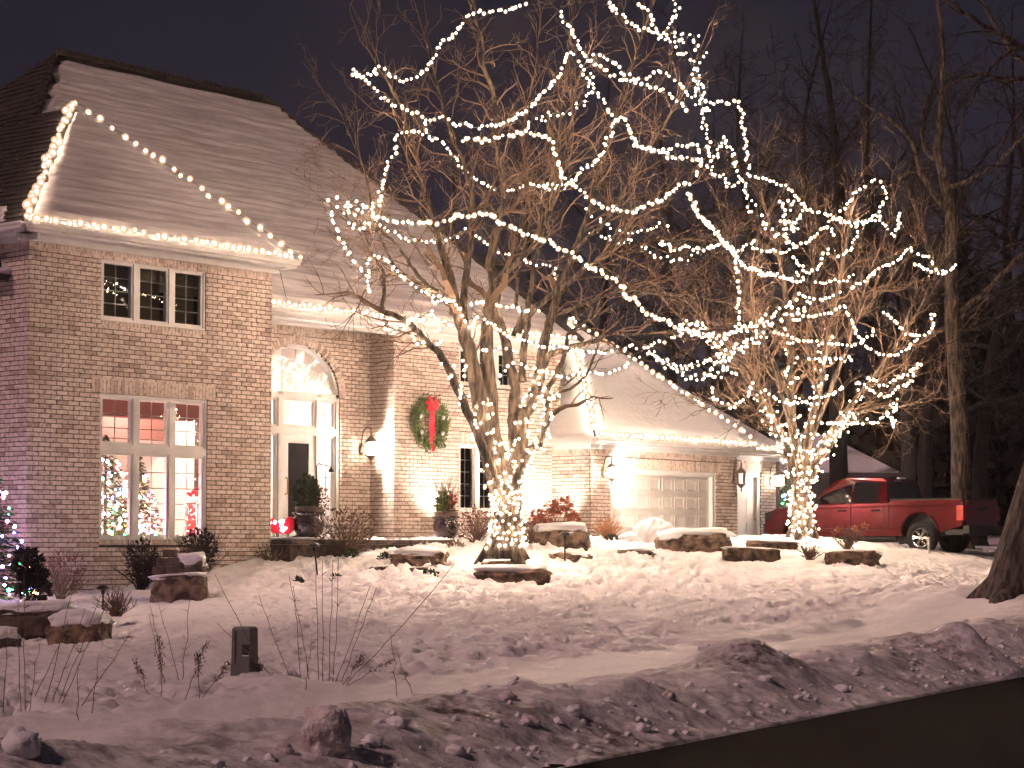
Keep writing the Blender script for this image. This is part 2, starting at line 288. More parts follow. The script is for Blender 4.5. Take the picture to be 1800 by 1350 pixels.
# ------------------------------------------------------------------ mesh helper
WL = {}
class MB:
    def __init__(s): s.v = []; s.f = []; s.mi = []; s.cur = 0
    def add(s, vs, fs):
        o = len(s.v); s.v.extend([tuple(q) for q in vs]); s.f.extend([tuple(i+o for i in k) for k in fs]); s.mi.extend([s.cur]*len(fs)); return s
    def quad(s, *q): return s.add(q, [tuple(range(len(q)))])
    def hexa(s, p):  # 8 points: bottom ring 0-3, top ring 4-7
        return s.add(p, [(3,2,1,0),(4,5,6,7),(0,1,5,4),(1,2,6,5),(2,3,7,6),(3,0,4,7)])
    def box(s, fr, a0, a1, b0, b1, c0, c1):
        return s.hexa([fr(a0,b0,c0),fr(a1,b0,c0),fr(a1,b1,c0),fr(a0,b1,c0),fr(a0,b0,c1),fr(a1,b0,c1),fr(a1,b1,c1),fr(a0,b1,c1)])
    def tube(s, pts, rs, n=6, cap=True):
        pts = [Vector(q) for q in pts]
        if len(pts) < 2: return s
        if not hasattr(rs, '__len__'): rs = [rs]*len(pts)
        o = len(s.v); d0 = (pts[1]-pts[0]).normalized() if (pts[1]-pts[0]).length > 1e-9 else Vector((0,0,1))
        x = d0.orthogonal().normalized()
        for i, p in enumerate(pts):
            a = pts[max(i-1, 0)]; b = pts[min(i+1, len(pts)-1)]
            d = (b-a)
            d = d.normalized() if d.length > 1e-9 else d0
            x = x - d*x.dot(d); x = x.normalized() if x.length > 1e-6 else d.orthogonal().normalized()
            y = d.cross(x)
            for k in range(n):
                t = 2*math.pi*k/n
                q = p + (x*math.cos(t)+y*math.sin(t))*rs[i]
                s.v.append((q.x, q.y, q.z))
        m = len(pts)
        for i in range(m-1):
            for k in range(n):
                k2 = (k+1) % n
                s.f.append((o+i*n+k, o+i*n+k2, o+(i+1)*n+k2, o+(i+1)*n+k)); s.mi.append(s.cur)
        if cap:
            s.f.append(tuple(o+k for k in range(n))[::-1]); s.f.append(tuple(o+(m-1)*n+k for k in range(n))); s.mi += [s.cur]*2
        return s
    def lathe(s, c, prof, n=16):
        c = Vector(c); pts = [(c+Vector((r*math.cos(2*math.pi*k/n), r*math.sin(2*math.pi*k/n), z))) for r, z in prof for k in range(n)]
        fs = [(i*n+k, i*n+(k+1) % n, (i+1)*n+(k+1) % n, (i+1)*n+k) for i in range(len(prof)-1) for k in range(n)]
        fs.append(tuple(range(n))[::-1]); fs.append(tuple((len(prof)-1)*n+k for k in range(n)))
        return s.add(pts, fs)
    def prism(s, poly, off):
        off = Vector(off); n = len(poly); a = [Vector(q) for q in poly]
        return s.add(a+[q+off for q in a], [tuple(range(n))[::-1], tuple(range(n, 2*n))]+[(i, (i+1) % n, n+(i+1) % n, n+i) for i in range(n)])
    def blob(s, c, r, seed=0, amp=.25, sub=2, fr=None, flat=None, power=1.0, nscale=1.2):
        bm = bmesh.new(); bmesh.ops.create_icosphere(bm, subdivisions=sub, radius=1)
        c = Vector(c); out = []
        for v in bm.verts:
            q = v.co.copy()
            if power != 1: q = Vector([math.copysign(abs(k)**power, k) for k in q])
            nn = mnoise.noise(q*nscale+Vector((seed*3.7, seed*1.3, 0)))*amp + mnoise.noise(q*nscale*3+Vector((seed, 5, 0)))*amp*.35
            q = q*(1+nn)
            q = Vector((q.x*r[0], q.y*r[1], q.z*r[2]))
            if flat is not None: q.z = max(q.z, flat)
            out.append(c + (fr(q) if fr else q))
        fs = [tuple(v.index for v in f.verts) for f in bm.faces]; bm.free()
        return s.add(out, fs)
    def build(s, name, m, parent=None, smooth=False, loc=None, flip=False):
        base = WL.get(parent, Vector()) if parent else Vector()
        if loc is None:
            if parent: L = base.copy()
            else:
                a = np.array(s.v); L = Vector(((a[:,0].min()+a[:,0].max())/2, (a[:,1].min()+a[:,1].max())/2, a[:,2].min()))
        else: L = Vector(loc)
        me = bpy.data.meshes.new(name)
        me.from_pydata((np.array(s.v, float)-np.array(L)).tolist() if s.v else [], [], s.f)
        ms = m if isinstance(m, (list, tuple)) else [m]
        for k in ms: me.materials.append(k)
        if len(ms) > 1: me.polygons.foreach_set('material_index', s.mi)
        if smooth: me.polygons.foreach_set('use_smooth', [True]*len(me.polygons))
        me.update()
        o = bpy.data.objects.new(name, me); COL.objects.link(o)
        if parent: o.parent = parent; o.location = L-base
        else: o.location = L
        WL[o] = L
        return o
def tag(o, label=None, cat=None, group=None, kind=None):
    if label: o['label'] = label
    if cat: o['category'] = cat
    if group: o['group'] = group
    if kind: o['kind'] = kind
    return o
def thing(name, label, cat, loc, group=None):
    o = bpy.data.objects.new(name, None); COL.objects.link(o); o.location = loc; o.empty_display_size = .1
    WL[o] = Vector(loc); return tag(o, label, cat, group)
def inst(src, parent, loc, rot=None, scale=None, name=None):
    o = src.copy(); COL.objects.link(o); o.parent = parent; o.location = Vector(loc)-WL.get(parent, Vector())
    if rot: o.rotation_euler = rot
    if scale: o.scale = (scale,)*3
    if name: o.name = name
    WL[o] = Vector(loc); return o

# ------------------------------------------------------------------ ground, road, drive
def grid_mesh(name, m, xs, ys, zs, dirt=None):
    r, c = xs.shape
    me = bpy.data.meshes.new(name); n = r*c
    co = np.stack([xs, ys, zs], -1).reshape(-1).astype(np.float32)
    me.vertices.add(n); me.vertices.foreach_set('co', co)
    i = np.arange(n).reshape(r, c)
    q = np.stack([i[:-1,:-1], i[:-1,1:], i[1:,1:], i[1:,:-1]], -1).reshape(-1, 4)
    me.loops.add(q.size); me.loops.foreach_set('vertex_index', q.reshape(-1).astype(np.int32))
    me.polygons.add(len(q)); me.polygons.foreach_set('loop_start', (np.arange(len(q))*4).astype(np.int32)); me.polygons.foreach_set('loop_total', np.full(len(q), 4, np.int32))
    me.polygons.foreach_set('use_smooth', [True]*len(q))
    me.update(); me.validate(); me.materials.append(m)
    if dirt is not None:
        a = me.attributes.new('dirt', 'FLOAT', 'POINT'); a.data.foreach_set('value', dirt.reshape(-1).astype(np.float32))
    o = bpy.data.objects.new(name, me); COL.objects.link(o); return o
tt = np.concatenate([np.arange(-.3, 6, .05), np.arange(6, 20, .06), np.arange(20, 22, .1), np.arange(22, 40, .4), np.arange(40, 121, 4.)])
ss = np.concatenate([np.arange(-60, -10, 2.), np.arange(-10, -6, .2), np.arange(-6, 14, .055), np.arange(14, 46, .085), np.arange(46, 60, .8), np.arange(60, 151, 6.)])
SS, TT = np.meshgrid(ss, tt)
XX, YY = xy(SS, TT)
ZZ = height(XX, YY)
# single footprints pressed into the lawn, along wandering trails
_rp = random.Random(12); _pr = []
for k in range(34):
    fs_, ft = _rp.uniform(-2, 34), _rp.uniform(5.2, 15.5); hd = _rp.uniform(0, 6.283)
    for j in range(_rp.randint(14, 46)):
        hd += _rp.gauss(0, .22); fs_ += .55*math.cos(hd); ft += .55*math.sin(hd)
        if not (4.2 < ft < 17.5 and -4 < fs_ < 38): hd += 2.4; continue
        sd = .13*(1 if j % 2 else -1); _pr.append((fs_-sd*math.sin(hd), ft+sd*math.cos(hd), hd+_rp.gauss(0,.2), _rp.uniform(.06, .12)))
for k in range(700): _pr.append((_rp.uniform(0, 34), _rp.gauss(10, 2.6), _rp.uniform(0, 6.3), _rp.uniform(.03, .09)))
for ps_, pt_, hd, dp in _pr:
    if pt_ < 4: continue
    i0, i1 = np.searchsorted(tt, pt_-.34), np.searchsorted(tt, pt_+.34); j0, j1 = np.searchsorted(ss, ps_-.34), np.searchsorted(ss, ps_+.34)
    if i1-i0 < 2 or j1-j0 < 2: continue
    a_ = SS[i0:i1, j0:j1]-ps_; b_ = TT[i0:i1, j0:j1]-pt_
    q_ = np.hypot((a_*math.cos(hd)+b_*math.sin(hd))/.19, (-a_*math.sin(hd)+b_*math.cos(hd))/.10)
    ZZ[i0:i1, j0:j1] += -dp*(1-smooth(.55, 1.05, q_)) + .3*dp*smooth(.8, 1.1, q_)*(1-smooth(1.1, 1.6, q_))
dirt = (1-smooth(1.3, 2.4, TT+.5*fbm(SS*.5, TT*.7, 91, 2)))*(.25+.85*np.clip(fbm(SS*.7, TT*.9, 93, 3)+.3, 0, 1))
dirt = np.clip(dirt, 0, 1) + .10*smooth(.05, .3, fbm(XX*1.1, YY*.9, 95, 3))*(TT < 30)
g_ = grid_mesh('snowy_lawn', M['ground'], XX, YY, ZZ, np.clip(dirt, 0, 1)); tag(g_, kind='structure')
b = MB(); q = [xy(-60, .6), xy(150, .6), xy(150, -9), xy(-60, -9)]
b.quad(*[(a[0], a[1], 0) for a in q][::-1]); o = b.build('road', M['asphalt'], loc=(0,0,0)); tag(o, kind='structure')
b = MB(); q = [xy(-60, -9), xy(150, -9), xy(150, -40), xy(-60, -40)]
b.quad(*[(a[0], a[1], -.02) for a in q][::-1]); o = b.build('far_verge', M['snow'], loc=(0,0,0)); tag(o, kind='structure')
b = MB(); b.quad((-200,-120,-.6),(200,-120,-.6),(200,260,-.6),(-200,260,-.6)); o = b.build('distant_ground', M['snow'], loc=(0,0,0)); tag(o, kind='structure')
us = np.linspace(17.3, 34, 60); vs = np.linspace(.32, 13, 50); UG, VG = np.meshgrid(us, vs)
DX = A0.x+UU.x*UG+NN.x*VG; DY = A0.y+UU.y*UG+NN.y*VG
o = grid_mesh('driveway', mat('packed_snow_drive', rough=.6, build=noise_col(1.2, (.10,.10,.105), (.55,.54,.55), detail=7)), DX, DY, base_h(DX, DY)+.035-.20*smooth(7.5, 11, VG+.6*fbm(UG*.8, VG*.8, 88, 2))-.2*smooth(30, 33, UG)-.25*(1-smooth(17.3, 21.5, UG-.12*VG))); tag(o, kind='structure')

# ------------------------------------------------------------------ THE HOUSE
house = thing('brick_house', 'two storey pale brick house with steep snow covered hip roofs and attached garage', 'house', H(0, 0, .75))
PITB, BL, BH, JT = .27, .255, .074, .016
brick_count = [0]
BRICKMESH = None
def intervals(a0, a1, z, ops):
    iv = [(a0, a1)]
    for o in ops:
        if o[0] == 'rect':
            if not (o[3] < z < o[4]): continue
            c0, c1 = o[1], o[2]
        else:
            _, ac, zc, hw, hh = o
            k = (z-zc)/hh
            if k <= 0 or k >= 1: continue
            w = hw*math.sqrt(1-k*k); c0, c1 = ac-w, ac+w
        nv = []
        for p, q in iv:
            if c1 <= p or c0 >= q: nv.append((p, q)); continue
            if c0 > p: nv.append((p, c0))
            if c1 < q: nv.append((c1, q))
        iv = nv
    return iv
def brick_box(mb, fr, a0, a1, z0, z1, d):
    e = R.uniform(-.003, .003)
    p = [fr(a0,z0,-.03),fr(a1,z0,-.03),fr(a1,z1,-.03),fr(a0,z1,-.03),fr(a0,z0,d+e),fr(a1,z0,d+e),fr(a1,z1,d+e),fr(a0,z1,d+e)]
    mb.add(p, [(4,5,6,7),(0,1,5,4),(1,2,6,5),(2,3,7,6),(3,0,4,7)])
def brick_wall(fr, a0, a1, z0, z1, ops=(), soldiers=(), nind=0, thick=.22):
    """fr(a, z, d) -> world; d outwards"""
    w = MB()
    zs = {z0, z1}
    for o in ops:
        if o[0] == 'rect': zs |= {max(o[3], z0), min(o[4], z1)}
        else: zs |= {o[2]+o[4]*k/14 for k in range(15)}
    zs = sorted(zs)
    for p, q in zip(zs[:-1], zs[1:]):
        if q-p < 1e-4: continue
        for i0, i1 in intervals(a0, a1, (p+q)/2, ops):
            w.box(lambda a, z, d: fr(a, z, d), max(i0, a0+.014), i1, p, q, -thick, -.013)
    wall = w.build('wall', M['mortar'], house)
    mb = MB(); zt = z1
    sops = list(ops)
    for s0, s1, q0, q1 in soldiers:
        sops.append(('rect', s0, s1, q0, q1))
        n = max(1, int(round((s1-s0)/.09)))
        st_ = (s1-s0)/n
        for i in range(n):
            x0, x1 = s0+i*st_+.005, s0+(i+1)*st_-.005
            for h0, h1 in ((q0+.005, q1-.005),):
                for p, q in [(x0, x1)]:
                    if all(not(o[0] == 'rect' and o[1] < (p+q)/2 < o[2] and o[3] < (h0+h1)/2 < o[4]) for o in ops): brick_box(mb, fr, p, q, h0, h1, 0)
    nrow = int((z1-z0)/.09)
    for r in range(nrow):
        zb = z1-(r+1)*.09+.008
        off = (r % 2)*PITB/2
        for i0, i1 in intervals(a0, a1, zb+.04, sops):
            k = math.floor((i0-a0-off)/PITB); x = a0+off+k*PITB
            while x < i1:
                p, q = max(x, i0), min(x+BL, i1)
                if q-p > .03:
                    full = abs(q-p-BL) < 1e-6
                    if full and brick_count[0] < nind and zb > z0+.3:
                        global BRICKMESH
                        if BRICKMESH is None:
                            t = MB(); brick_box(t, lambda a, z, d: fr(p+a, zb+z, d), 0, BL, 0, BH, 0)
                            BRICKMESH = t.build('brick', M['brick'], wall, loc=fr(p, zb, 0))
                        else: inst(BRICKMESH, wall, fr(p, zb, R.uniform(-.003, .003)))
                        brick_count[0] += 1
                    else: brick_box(mb, fr, p, q, zb, zb+BH, 0)
                x += PITB
    o = mb.build('brickwork', M['brick'], wall); tag(o, kind='stuff')
    return wall
def FW(v): return lambda a, z, d: H(a, v+d, z)           # front walls: along u
def LW(u): return lambda a, z, d: H(u-d, a, z)           # walls facing left: along v
# openings (u0,u1,z0,z1)
WL1 = (1.72, 4.47, 1.72, 4.56); WU1 = (1.72, 4.41, 5.98, 7.20)
# wing front and its left side
AV = 0.0; AW = 6.25
zA = 7.52
brick_wall(FW(0), 0, AW, .3, zA, [('rect', *WL1), ('rect', *WU1)],
           [(0, AW, zA-.30, zA), (1.50, 4.69, 4.56, 4.86), (1.72, 4.41, 5.88, 5.98), (1.72, 4.47, 1.62, 1.72)], nind=300)
brick_wall(LW(0), -.95, -.033, .3, zA, [], [(-.95, 0, zA-.30, zA)])
b = MB(); b.box(LW(-.03), -1.12, -.96, .3, zA, -.1, .03); b.build('corner_board', M['trim'], house)
for k in range(36):
    if k == 0: sd = MB()
    sd.box(LW(0), -13, -1.12, .3+k*.2, .3+k*.2+.205, -.1, -.02+.0*k)
sd.build('side_cladding', M['siding'], house)
# entrance wall
BVv = -1.76; CV = -1.0; GV = .26; SV = -.75
ARC = (8.74, 5.0, 1.30, 1.13)
brick_wall(FW(BVv), AW-.4, 11.06, 1.2, 6.68, [('rect', 7.40, 10.06, 1.2, 5.0), ('arch', *ARC)], [(AW, 11.06, 6.38, 6.68)])
# arch rowlock ring
mb = MB()
n_ = 44
for i in range(n_):
    t0, t1 = math.pi*i/n_+.006, math.pi*(i+1)/n_-.006
    def ap(t, k): return (ARC[0]+(ARC[2]+k)*math.cos(t), ARC[1]+(ARC[3]+k)*math.sin(t))
    q = [ap(t0,.0), ap(t1,.0), ap(t1,.20), ap(t0,.20)]
    fr = FW(BVv)
    pts = [fr(x, z, -.02) for x, z in q]+[fr(x, z, .018) for x, z in q]
    mb.hexa(pts)
tag(mb.build('arch_brick', M['brick'], house), kind='stuff')
brick_wall(LW(11.06), BVv+.001, CV-.033, 1.2, 6.68, [], [(BVv, CV, 6.38, 6.68)])
# right part with windows
CW = (13.34, 15.40, 2.42, 4.05); CU = (13.34, 15.40, 5.45, 6.38)
brick_wall(FW(CV), 11.06, 17.2, 1.2, 6.68, [('rect', *CW), ('rect', *CU)], [(11.06, 17.2, 6.38, 6.68), (13.34, 15.40, 4.05, 4.33), (13.34, 15.4, 2.32, 2.42)])
# garage
brick_wall(LW(16.83), CV+.001, GV-.033, 1.0, 4.2, [], [(CV, GV, 3.92, 4.2)])
GD = (17.62, 22.25, 1.4, 3.56)
brick_wall(FW(GV), 16.83, 23.28, 1.0, 4.2, [('rect', *GD)], [(16.83, 23.28, 3.92, 4.2), (17.40, 22.5, 3.56, 3.83)])
SD = (24.70, 25.95, 1.4, 3.68)
brick_wall(FW(SV), 23.28, 26.75, 1.0, 4.2, [('rect', *SD)], [(23.28, 26.75, 3.92, 4.2), (24.6, 26.05, 3.68, 3.86)])
b = MB(); b.box(LW(26.75), -9, SV, 1.0, 4.2, -.2, -.19); 
b.box(LW(26.9), -9, SV-.23, 1.0, 4.2, 0, .14); b.build('end_wall', M['mortar'], house)

# windows -------------------------------------------------------------
def frame_rect(mb, fr, u0, u1, z0, z1, w, d0, d1):
    mb.box(fr, u0, u0+w, z0, z1, d0, d1); mb.box(fr, u1-w, u1, z0, z1, d0, d1)
    mb.box(fr, u0+w, u1-w, z0, z0+w, d0, d1); mb.box(fr, u0+w, u1-w, z1-w, z1, d0, d1)
def window(fr, rect, cols, rows, mull=.13, grid=None, out=.05, gmat='glass', muntin='trim', name='window'):
    """cols: list of widths fractions; rows: list of (z0,z1,nx,nz)"""
    u0, u1, z0, z1 = rect
    mb = MB(); frame_rect(mb, fr, u0, u1, z0, z1, out, -.2, -.03)
    n = len(cols); tot = sum(cols); inner = (u1-u0-2*out-(n-1)*mull); x = u0+out; cells = []
    for i, c in enumerate(cols):
        w = inner*c/tot; cells.append((x, x+w)); x += w
        if i < n-1: mb.box(fr, x, x+mull, z0+out, z1-out, -.19, -.035); x += mull
    for (p, q) in zip(rows[:-1], rows[1:]): mb.box(fr, u0+out, u1-out, p[1], q[0], -.185, -.032)
    win = mb.build(name, M['trim'], house)
    for c0, c1 in cells:
        for r0, r1, nx, nz_ in rows:
            r0b, r1b = max(r0, z0+out), min(r1, z1-out)
            sb = MB(); frame_rect(sb, fr, c0, c1, r0b, r1b, .05, -.15, -.06); sb.build('sash', M['trim'], win)
            g0, g1, h0, h1 = c0+.05, c1-.05, r0b+.05, r1b-.05
            pb = MB(); t = R.uniform(-.004, .004); t2 = R.uniform(-.004, .004)
            pb.quad(fr(g0,h0,-.10+t), fr(g1,h0,-.10-t), fr(g1,h1,-.10-t+t2), fr(g0,h1,-.10+t+t2)); pb.build('pane', M[gmat], win)
            gb = MB()
            for i in range(1, nx): a = g0+(g1-g0)*i/nx; gb.box(fr, a-.009, a+.009, h0, h1, -.125, -.112)
            for i in range(1, nz_): a = h0+(h1-h0)*i/nz_; gb.box(fr, g0, g1, a-.009, a+.009, -.127, -.110)
            if gb.v: gb.build('muntin', M[muntin], win)
    return win
window(FW(0), WL1, [1,1,1], [(WL1[2], 3.42, 2, 5), (3.58, WL1[3], 2, 3)])
window(FW(0), WU1, [1,1,1], [(WU1[2], WU1[3], 2, 4)])
window(FW(CV), CW, [1,1,1], [(CW[2], CW[3], 2, 5)], mull=.16)
window(FW(CV), CU, [1,1,1], [(CU[2], CU[3], 2, 3)], mull=.16)
# entrance: frame with door, sidelights, transoms, fanlight
fr = FW(BVv)
mb = MB()
mb.box(fr, 7.42, 7.55, 1.7, 4.98, -.2, -.03); mb.box(fr, 9.97, 10.06, 1.7, 4.98, -.2, -.025)
mb.box(fr, 8.16, 8.30, 1.7, 4.98, -.2, -.028); mb.box(fr, 9.34, 9.48, 1.7, 4.98, -.2, -.028)
for z0, z1 in ((4.10, 4.27), (4.90, 5.06)):
    for a0, a1 in ((7.55, 8.16), (8.30, 9.34), (9.48, 9.97)): mb.box(fr, a0, a1, z0, z1, -.2, -.03)
ent = mb.build('entrance_frame', M['trim'], house)
for a0, a1, z0, z1, nx, nz_ in ((7.55,8.16,1.75,4.10,1,5),(9.48,9.97,1.75,4.10,2,5),(7.55,8.16,4.27,4.90,1,1),(8.30,9.34,4.27,4.90,1,1),(9.48,9.97,4.27,4.90,1,1)):
    b = MB(); frame_rect(b, fr, a0, a1, z0, z1, .05, -.16, -.07); b.build('sash', M['trim'], ent)
    b = MB(); b.quad(fr(a0+.05,z0+.05,-.1), fr(a1-.05,z0+.05,-.1), fr(a1-.05,z1-.05,-.1), fr(a0+.05,z1-.05,-.1)); b.build('pane', M['glass'], ent)
    b = MB()
    for i in range(1, nx): a = a0+(a1-a0)*i/nx; b.box(fr, a-.008, a+.008, z0+.05, z1-.05, -.125, -.112)
    for i in range(1, nz_): a = z0+(z1-z0)*i/nz_; b.box(fr, a0+.05, a1-.05, a-.008, a+.008, -.127, -.11)
    if b.v: b.build('muntin', M['trim'], ent)
door = MB(); frame_rect(door, fr, 8.32, 9.32, 1.74, 4.08, .17, -.14, -.06); door.box(fr, 8.49, 9.15, 1.91, 2.25, -.14, -.075)
door = door.build('entry_door', M['trim'], house)
b = MB(); b.quad(fr(8.49,2.25,-.1), fr(9.15,2.25,-.1), fr(9.15,3.91,-.1), fr(8.49,3.91,-.1)); b.build('door_glass', M['tintglass'], door)
b = MB(); b.tube([fr(8.40,2.75,-.05), fr(8.40,2.78,.02), fr(8.40,3.10,.02), fr(8.40,3.13,-.05)], .018, 6); b.build('handle', M['brass'], door)
# fanlight
fan = MB(); na = 28
for i in range(na):
    t0, t1 = math.pi*i/na, math.pi*(i+1)/na
    q = []
    for k in (1.0, .93):
        for t in (t0, t1): q.append((ARC[0]+ARC[2]*k*math.cos(t), ARC[1]+.06+(ARC[3]-.06)*k*math.sin(t)))
    a, bq, c, d = q
    fan.hexa([fr(*a,-.2), fr(*bq,-.2), fr(*d,-.2), fr(*c,-.2), fr(*a,-.035), fr(*bq,-.035), fr(*d,-.035), fr(*c,-.035)])
fan = fan.build('fanlight', M['trim'], house)
b = MB(); b.quad(*[fr(ARC[0]+ARC[2]*.93*math.cos(math.pi*i/24), ARC[1]+.06+(ARC[3]-.06)*.93*math.sin(math.pi*i/24), -.1) for i in range(25)]); b.build('pane', M['glass'], fan)
b = MB()
for k in range(1, 6):
    t = math.pi*k/6
    b.tube([fr(ARC[0]+ARC[2]*.34*math.cos(t), ARC[1]+.06+ARC[3]*.34*math.sin(t), -.115), fr(ARC[0]+ARC[2]*.93*math.cos(t), ARC[1]+.06+(ARC[3]-.06)*.93*math.sin(t), -.115)], .009, 4)
for kk in (.34, .66): b.tube([fr(ARC[0]+ARC[2]*kk*math.cos(math.pi*i/20), ARC[1]+.06+ARC[3]*kk*math.sin(math.pi*i/20), -.115) for i in range(21)], .009, 4)
b.build('muntin', M['trim'], fan)
# garage door
fr = FW(GV)
b = MB(); frame_rect(b, fr, GD[0], GD[1], 1.1, GD[3], .13, -.2, -.02); gdf = b.build('garage_door_frame', M['trim'], house)
b = MB(); b.box(fr, GD[0]+.13, GD[1]-.13, 1.2, GD[3]-.13, -.18, -.14); gd = b.build('garage_door', M['gdoor'], house)
gz0, gz1 = 1.52, GD[3]-.13; gw = (GD[1]-GD[0]-.26)/8; gh = (gz1-gz0)/4
first = None
b = MB(); b.box(fr, 0+.05, gw-.05, .07, gh-.07, -.14, -.128); 
def raised(a, z):
    t = MB()
    x0, x1, y0, y1 = .06, gw-.06, .08, gh-.07; k = .05
    o_ = [(x0,y0),(x1,y0),(x1,y1),(x0,y1)]; i_ = [(x0+k,y0+k),(x1-k,y0+k),(x1-k,y1-k),(x0+k,y1-k)]
    pts = [fr(a+x, z+y, -.141) for x, y in o_]+[fr(a+x, z+y, -.118) for x, y in o_]+[fr(a+x, z+y, -.134) for x, y in i_]
    t.add(pts, [(0,1,5,4),(1,2,6,5),(2,3,7,6),(3,0,4,7)]+[(4+i, 4+(i+1)%4, 8+(i+1)%4, 8+i) for i in range(4)]+[(8,9,10,11)])
    return t
for r in range(4):
    for c in range(8):
        a, z = GD[0]+.13+c*gw, gz0+r*gh
        if first is None: first = raised(a, z).build('panel', M['gdoor'], gd, loc=fr(a, z, 0))
        else: inst(first, gd, fr(a, z, 0))
b = MB()
for r in range(1, 4): b.box(fr, GD[0]+.13, GD[1]-.13, gz0+r*gh-.012, gz0+r*gh+.004, -.1405, -.130)
b.build('section_joint', M['gdoor'], gd)
# side door
fr = FW(SV)
b = MB(); frame_rect(b, fr, SD[0], SD[1], 1.2, SD[3], .13, -.2, -.02); b.build('side_door_frame', M['trim'], house)
b = MB(); b.box(fr, SD[0]+.13, SD[1]-.13, 1.3, SD[3]-.13, -.17, -.11); sdd = b.build('side_door', M['trim'], house)
for x0, x1 in ((SD[0]+.22, SD[0]+.56), (SD[0]+.68, SD[0]+1.02)):
    for z0, z1 in ((1.75, 2.25), (2.4, 2.95), (3.08, 3.42)):
        b = MB(); b.box(fr, x0, x1, z0, z1, -.112, -.095); b.build('panel', M['trim'], sdd)
b = MB(); b.blob(fr(SD[1]-.2, 2.35, -.06), (.035,.035,.035), sub=1, amp=0); b.build('handle', M['brass'], sdd)

# roofs ---------------------------------------------------------------
def face_frame(p0, p1, p2, p3):
    n = ((p1-p0).cross(p3-p0)).normalized()
    return -n if n.z < 0 else n
def roof_slab(polys, name='roof', th=.14):
    mb = MB()
    for poly in polys:
        poly = [Vector(q) for q in poly]; n = (poly[1]-poly[0]).cross(poly[-1]-poly[0]).normalized()
        if n.z < 0: n = -n
        mb.prism(poly, -n*th)
    return mb.build(name, M['shingle'], house)
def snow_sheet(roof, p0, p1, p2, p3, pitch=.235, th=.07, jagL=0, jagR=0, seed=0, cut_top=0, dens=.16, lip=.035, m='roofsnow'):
    """bottom p0->p1, top p3->p2"""
    n = face_frame(p0, p1, p2, p3)
    H_ = ((p3+p2)/2-(p0+p1)/2).length; nc = max(2, int(H_/pitch)); sub = 4; rows = nc*sub+1
    m_ = m; m = max(6, int((p1-p0).length/dens)); vs, fs = [], []
    rr = random.Random(seed); jl = [abs(rr.gauss(0, .5)) for _ in range(nc+2)]; jr = [abs(rr.gauss(0, .5)) for _ in range(nc+2)]
    for i in range(rows):
        t = i/(rows-1)*(1-cut_top); cidx = i//sub; k = (i % sub)/sub
        L = p0.lerp(p3, t); Rr = p1.lerp(p2, t); wid = max((Rr-L).length, .01)
        a = min(.45, (.04+jagL*jl[cidx]*(1-.5*k))/wid); b_ = min(.45, (.04+jagR*jr[cidx])/wid)
        for j in range(m+1):
            s = a+(1-a-b_)*j/m; q = L.lerp(Rr, s)
            al = s*wid
            d = th + lip*(1-k)*(.35+1.5*float(fbm(np.array([q.x*.55+q.y*.4+cidx*7.3]), np.array([cidx*3.1+.5]), seed, 2)[0]+.5)) + .03*mnoise.noise(q*.8)
            edge = min(j, m-j, i*1.5, (rows-1-i)*1.5); d *= min(1, .1+edge*.5)
            vs.append(q+n*d)
    for i in range(rows-1):
        for j in range(m): fs.append((i*(m+1)+j, i*(m+1)+j+1, (i+1)*(m+1)+j+1, (i+1)*(m+1)+j))
    o = len(vs)
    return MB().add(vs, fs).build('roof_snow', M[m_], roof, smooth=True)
def shingles(roof, p0, p1, p2, p3, pitch=.2, seed=1, w=.35):
    """rows of shakes over a slope, one joined part"""
    n = face_frame(p0, p1, p2, p3); rr = random.Random(seed); mb = MB()
    H_ = ((p3+p2)/2-(p0+p1)/2).length; nc = max(2, int(H_/pitch))
    for i in range(nc):
        t0, t1 = i/nc, min(1, (i+1.15)/nc)
        L0, R0, L1, R1 = p0.lerp(p3, t0), p1.lerp(p2, t0), p0.lerp(p3, t1), p1.lerp(p2, t1)
        wid = (R0-L0).length; x = 0
        while x < wid-.02:
            x2 = min(wid, x+w*rr.uniform(.6, 1.3)); a, b_ = x/wid, (x2-.012)/wid; up = rr.uniform(.02, .045)
            A, B, C, D = L0.lerp(R0, a), L0.lerp(R0, b_), L1.lerp(R1, b_), L1.lerp(R1, a)
            mb.add([A+n*.004, B+n*.004, B+n*up, A+n*up, C+n*.008, D+n*.008], [(0,1,2,3),(3,2,4,5),(0,3,5),(1,4,2)]); x = x2
    return tag(mb.build('shingle', M['shingle'], roof), kind='stuff')
eA = 7.60; OV = .45
a_l, a_r, a_f = H(-.43, OV, eA), H(AW+.28, OV, eA), H(3.03, -2.58, 10.68)
a_b = H(3.03, -4.7, 10.72); a_lb = H(-.43, -3.5, eA); a_rb = H(AW+.28, -1.2, eA)
rA = roof_slab([[a_l, a_r, a_f], [a_lb, a_l, a_f, a_b], [a_r, a_rb, a_b, a_f]])
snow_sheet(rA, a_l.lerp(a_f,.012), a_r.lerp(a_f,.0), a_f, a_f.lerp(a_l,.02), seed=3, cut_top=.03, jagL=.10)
shingles(rA, a_lb, a_l, a_f, a_b, seed=4)
sl_l = lambda a, b_: a_lb.lerp(a_l, a).lerp(a_b.lerp(a_f, a), b_)
snow_sheet(rA, sl_l(0,.02), sl_l(.86,.02), sl_l(.80,.16), sl_l(0,.16), seed=8, th=.05, jagR=.15, dens=.12)
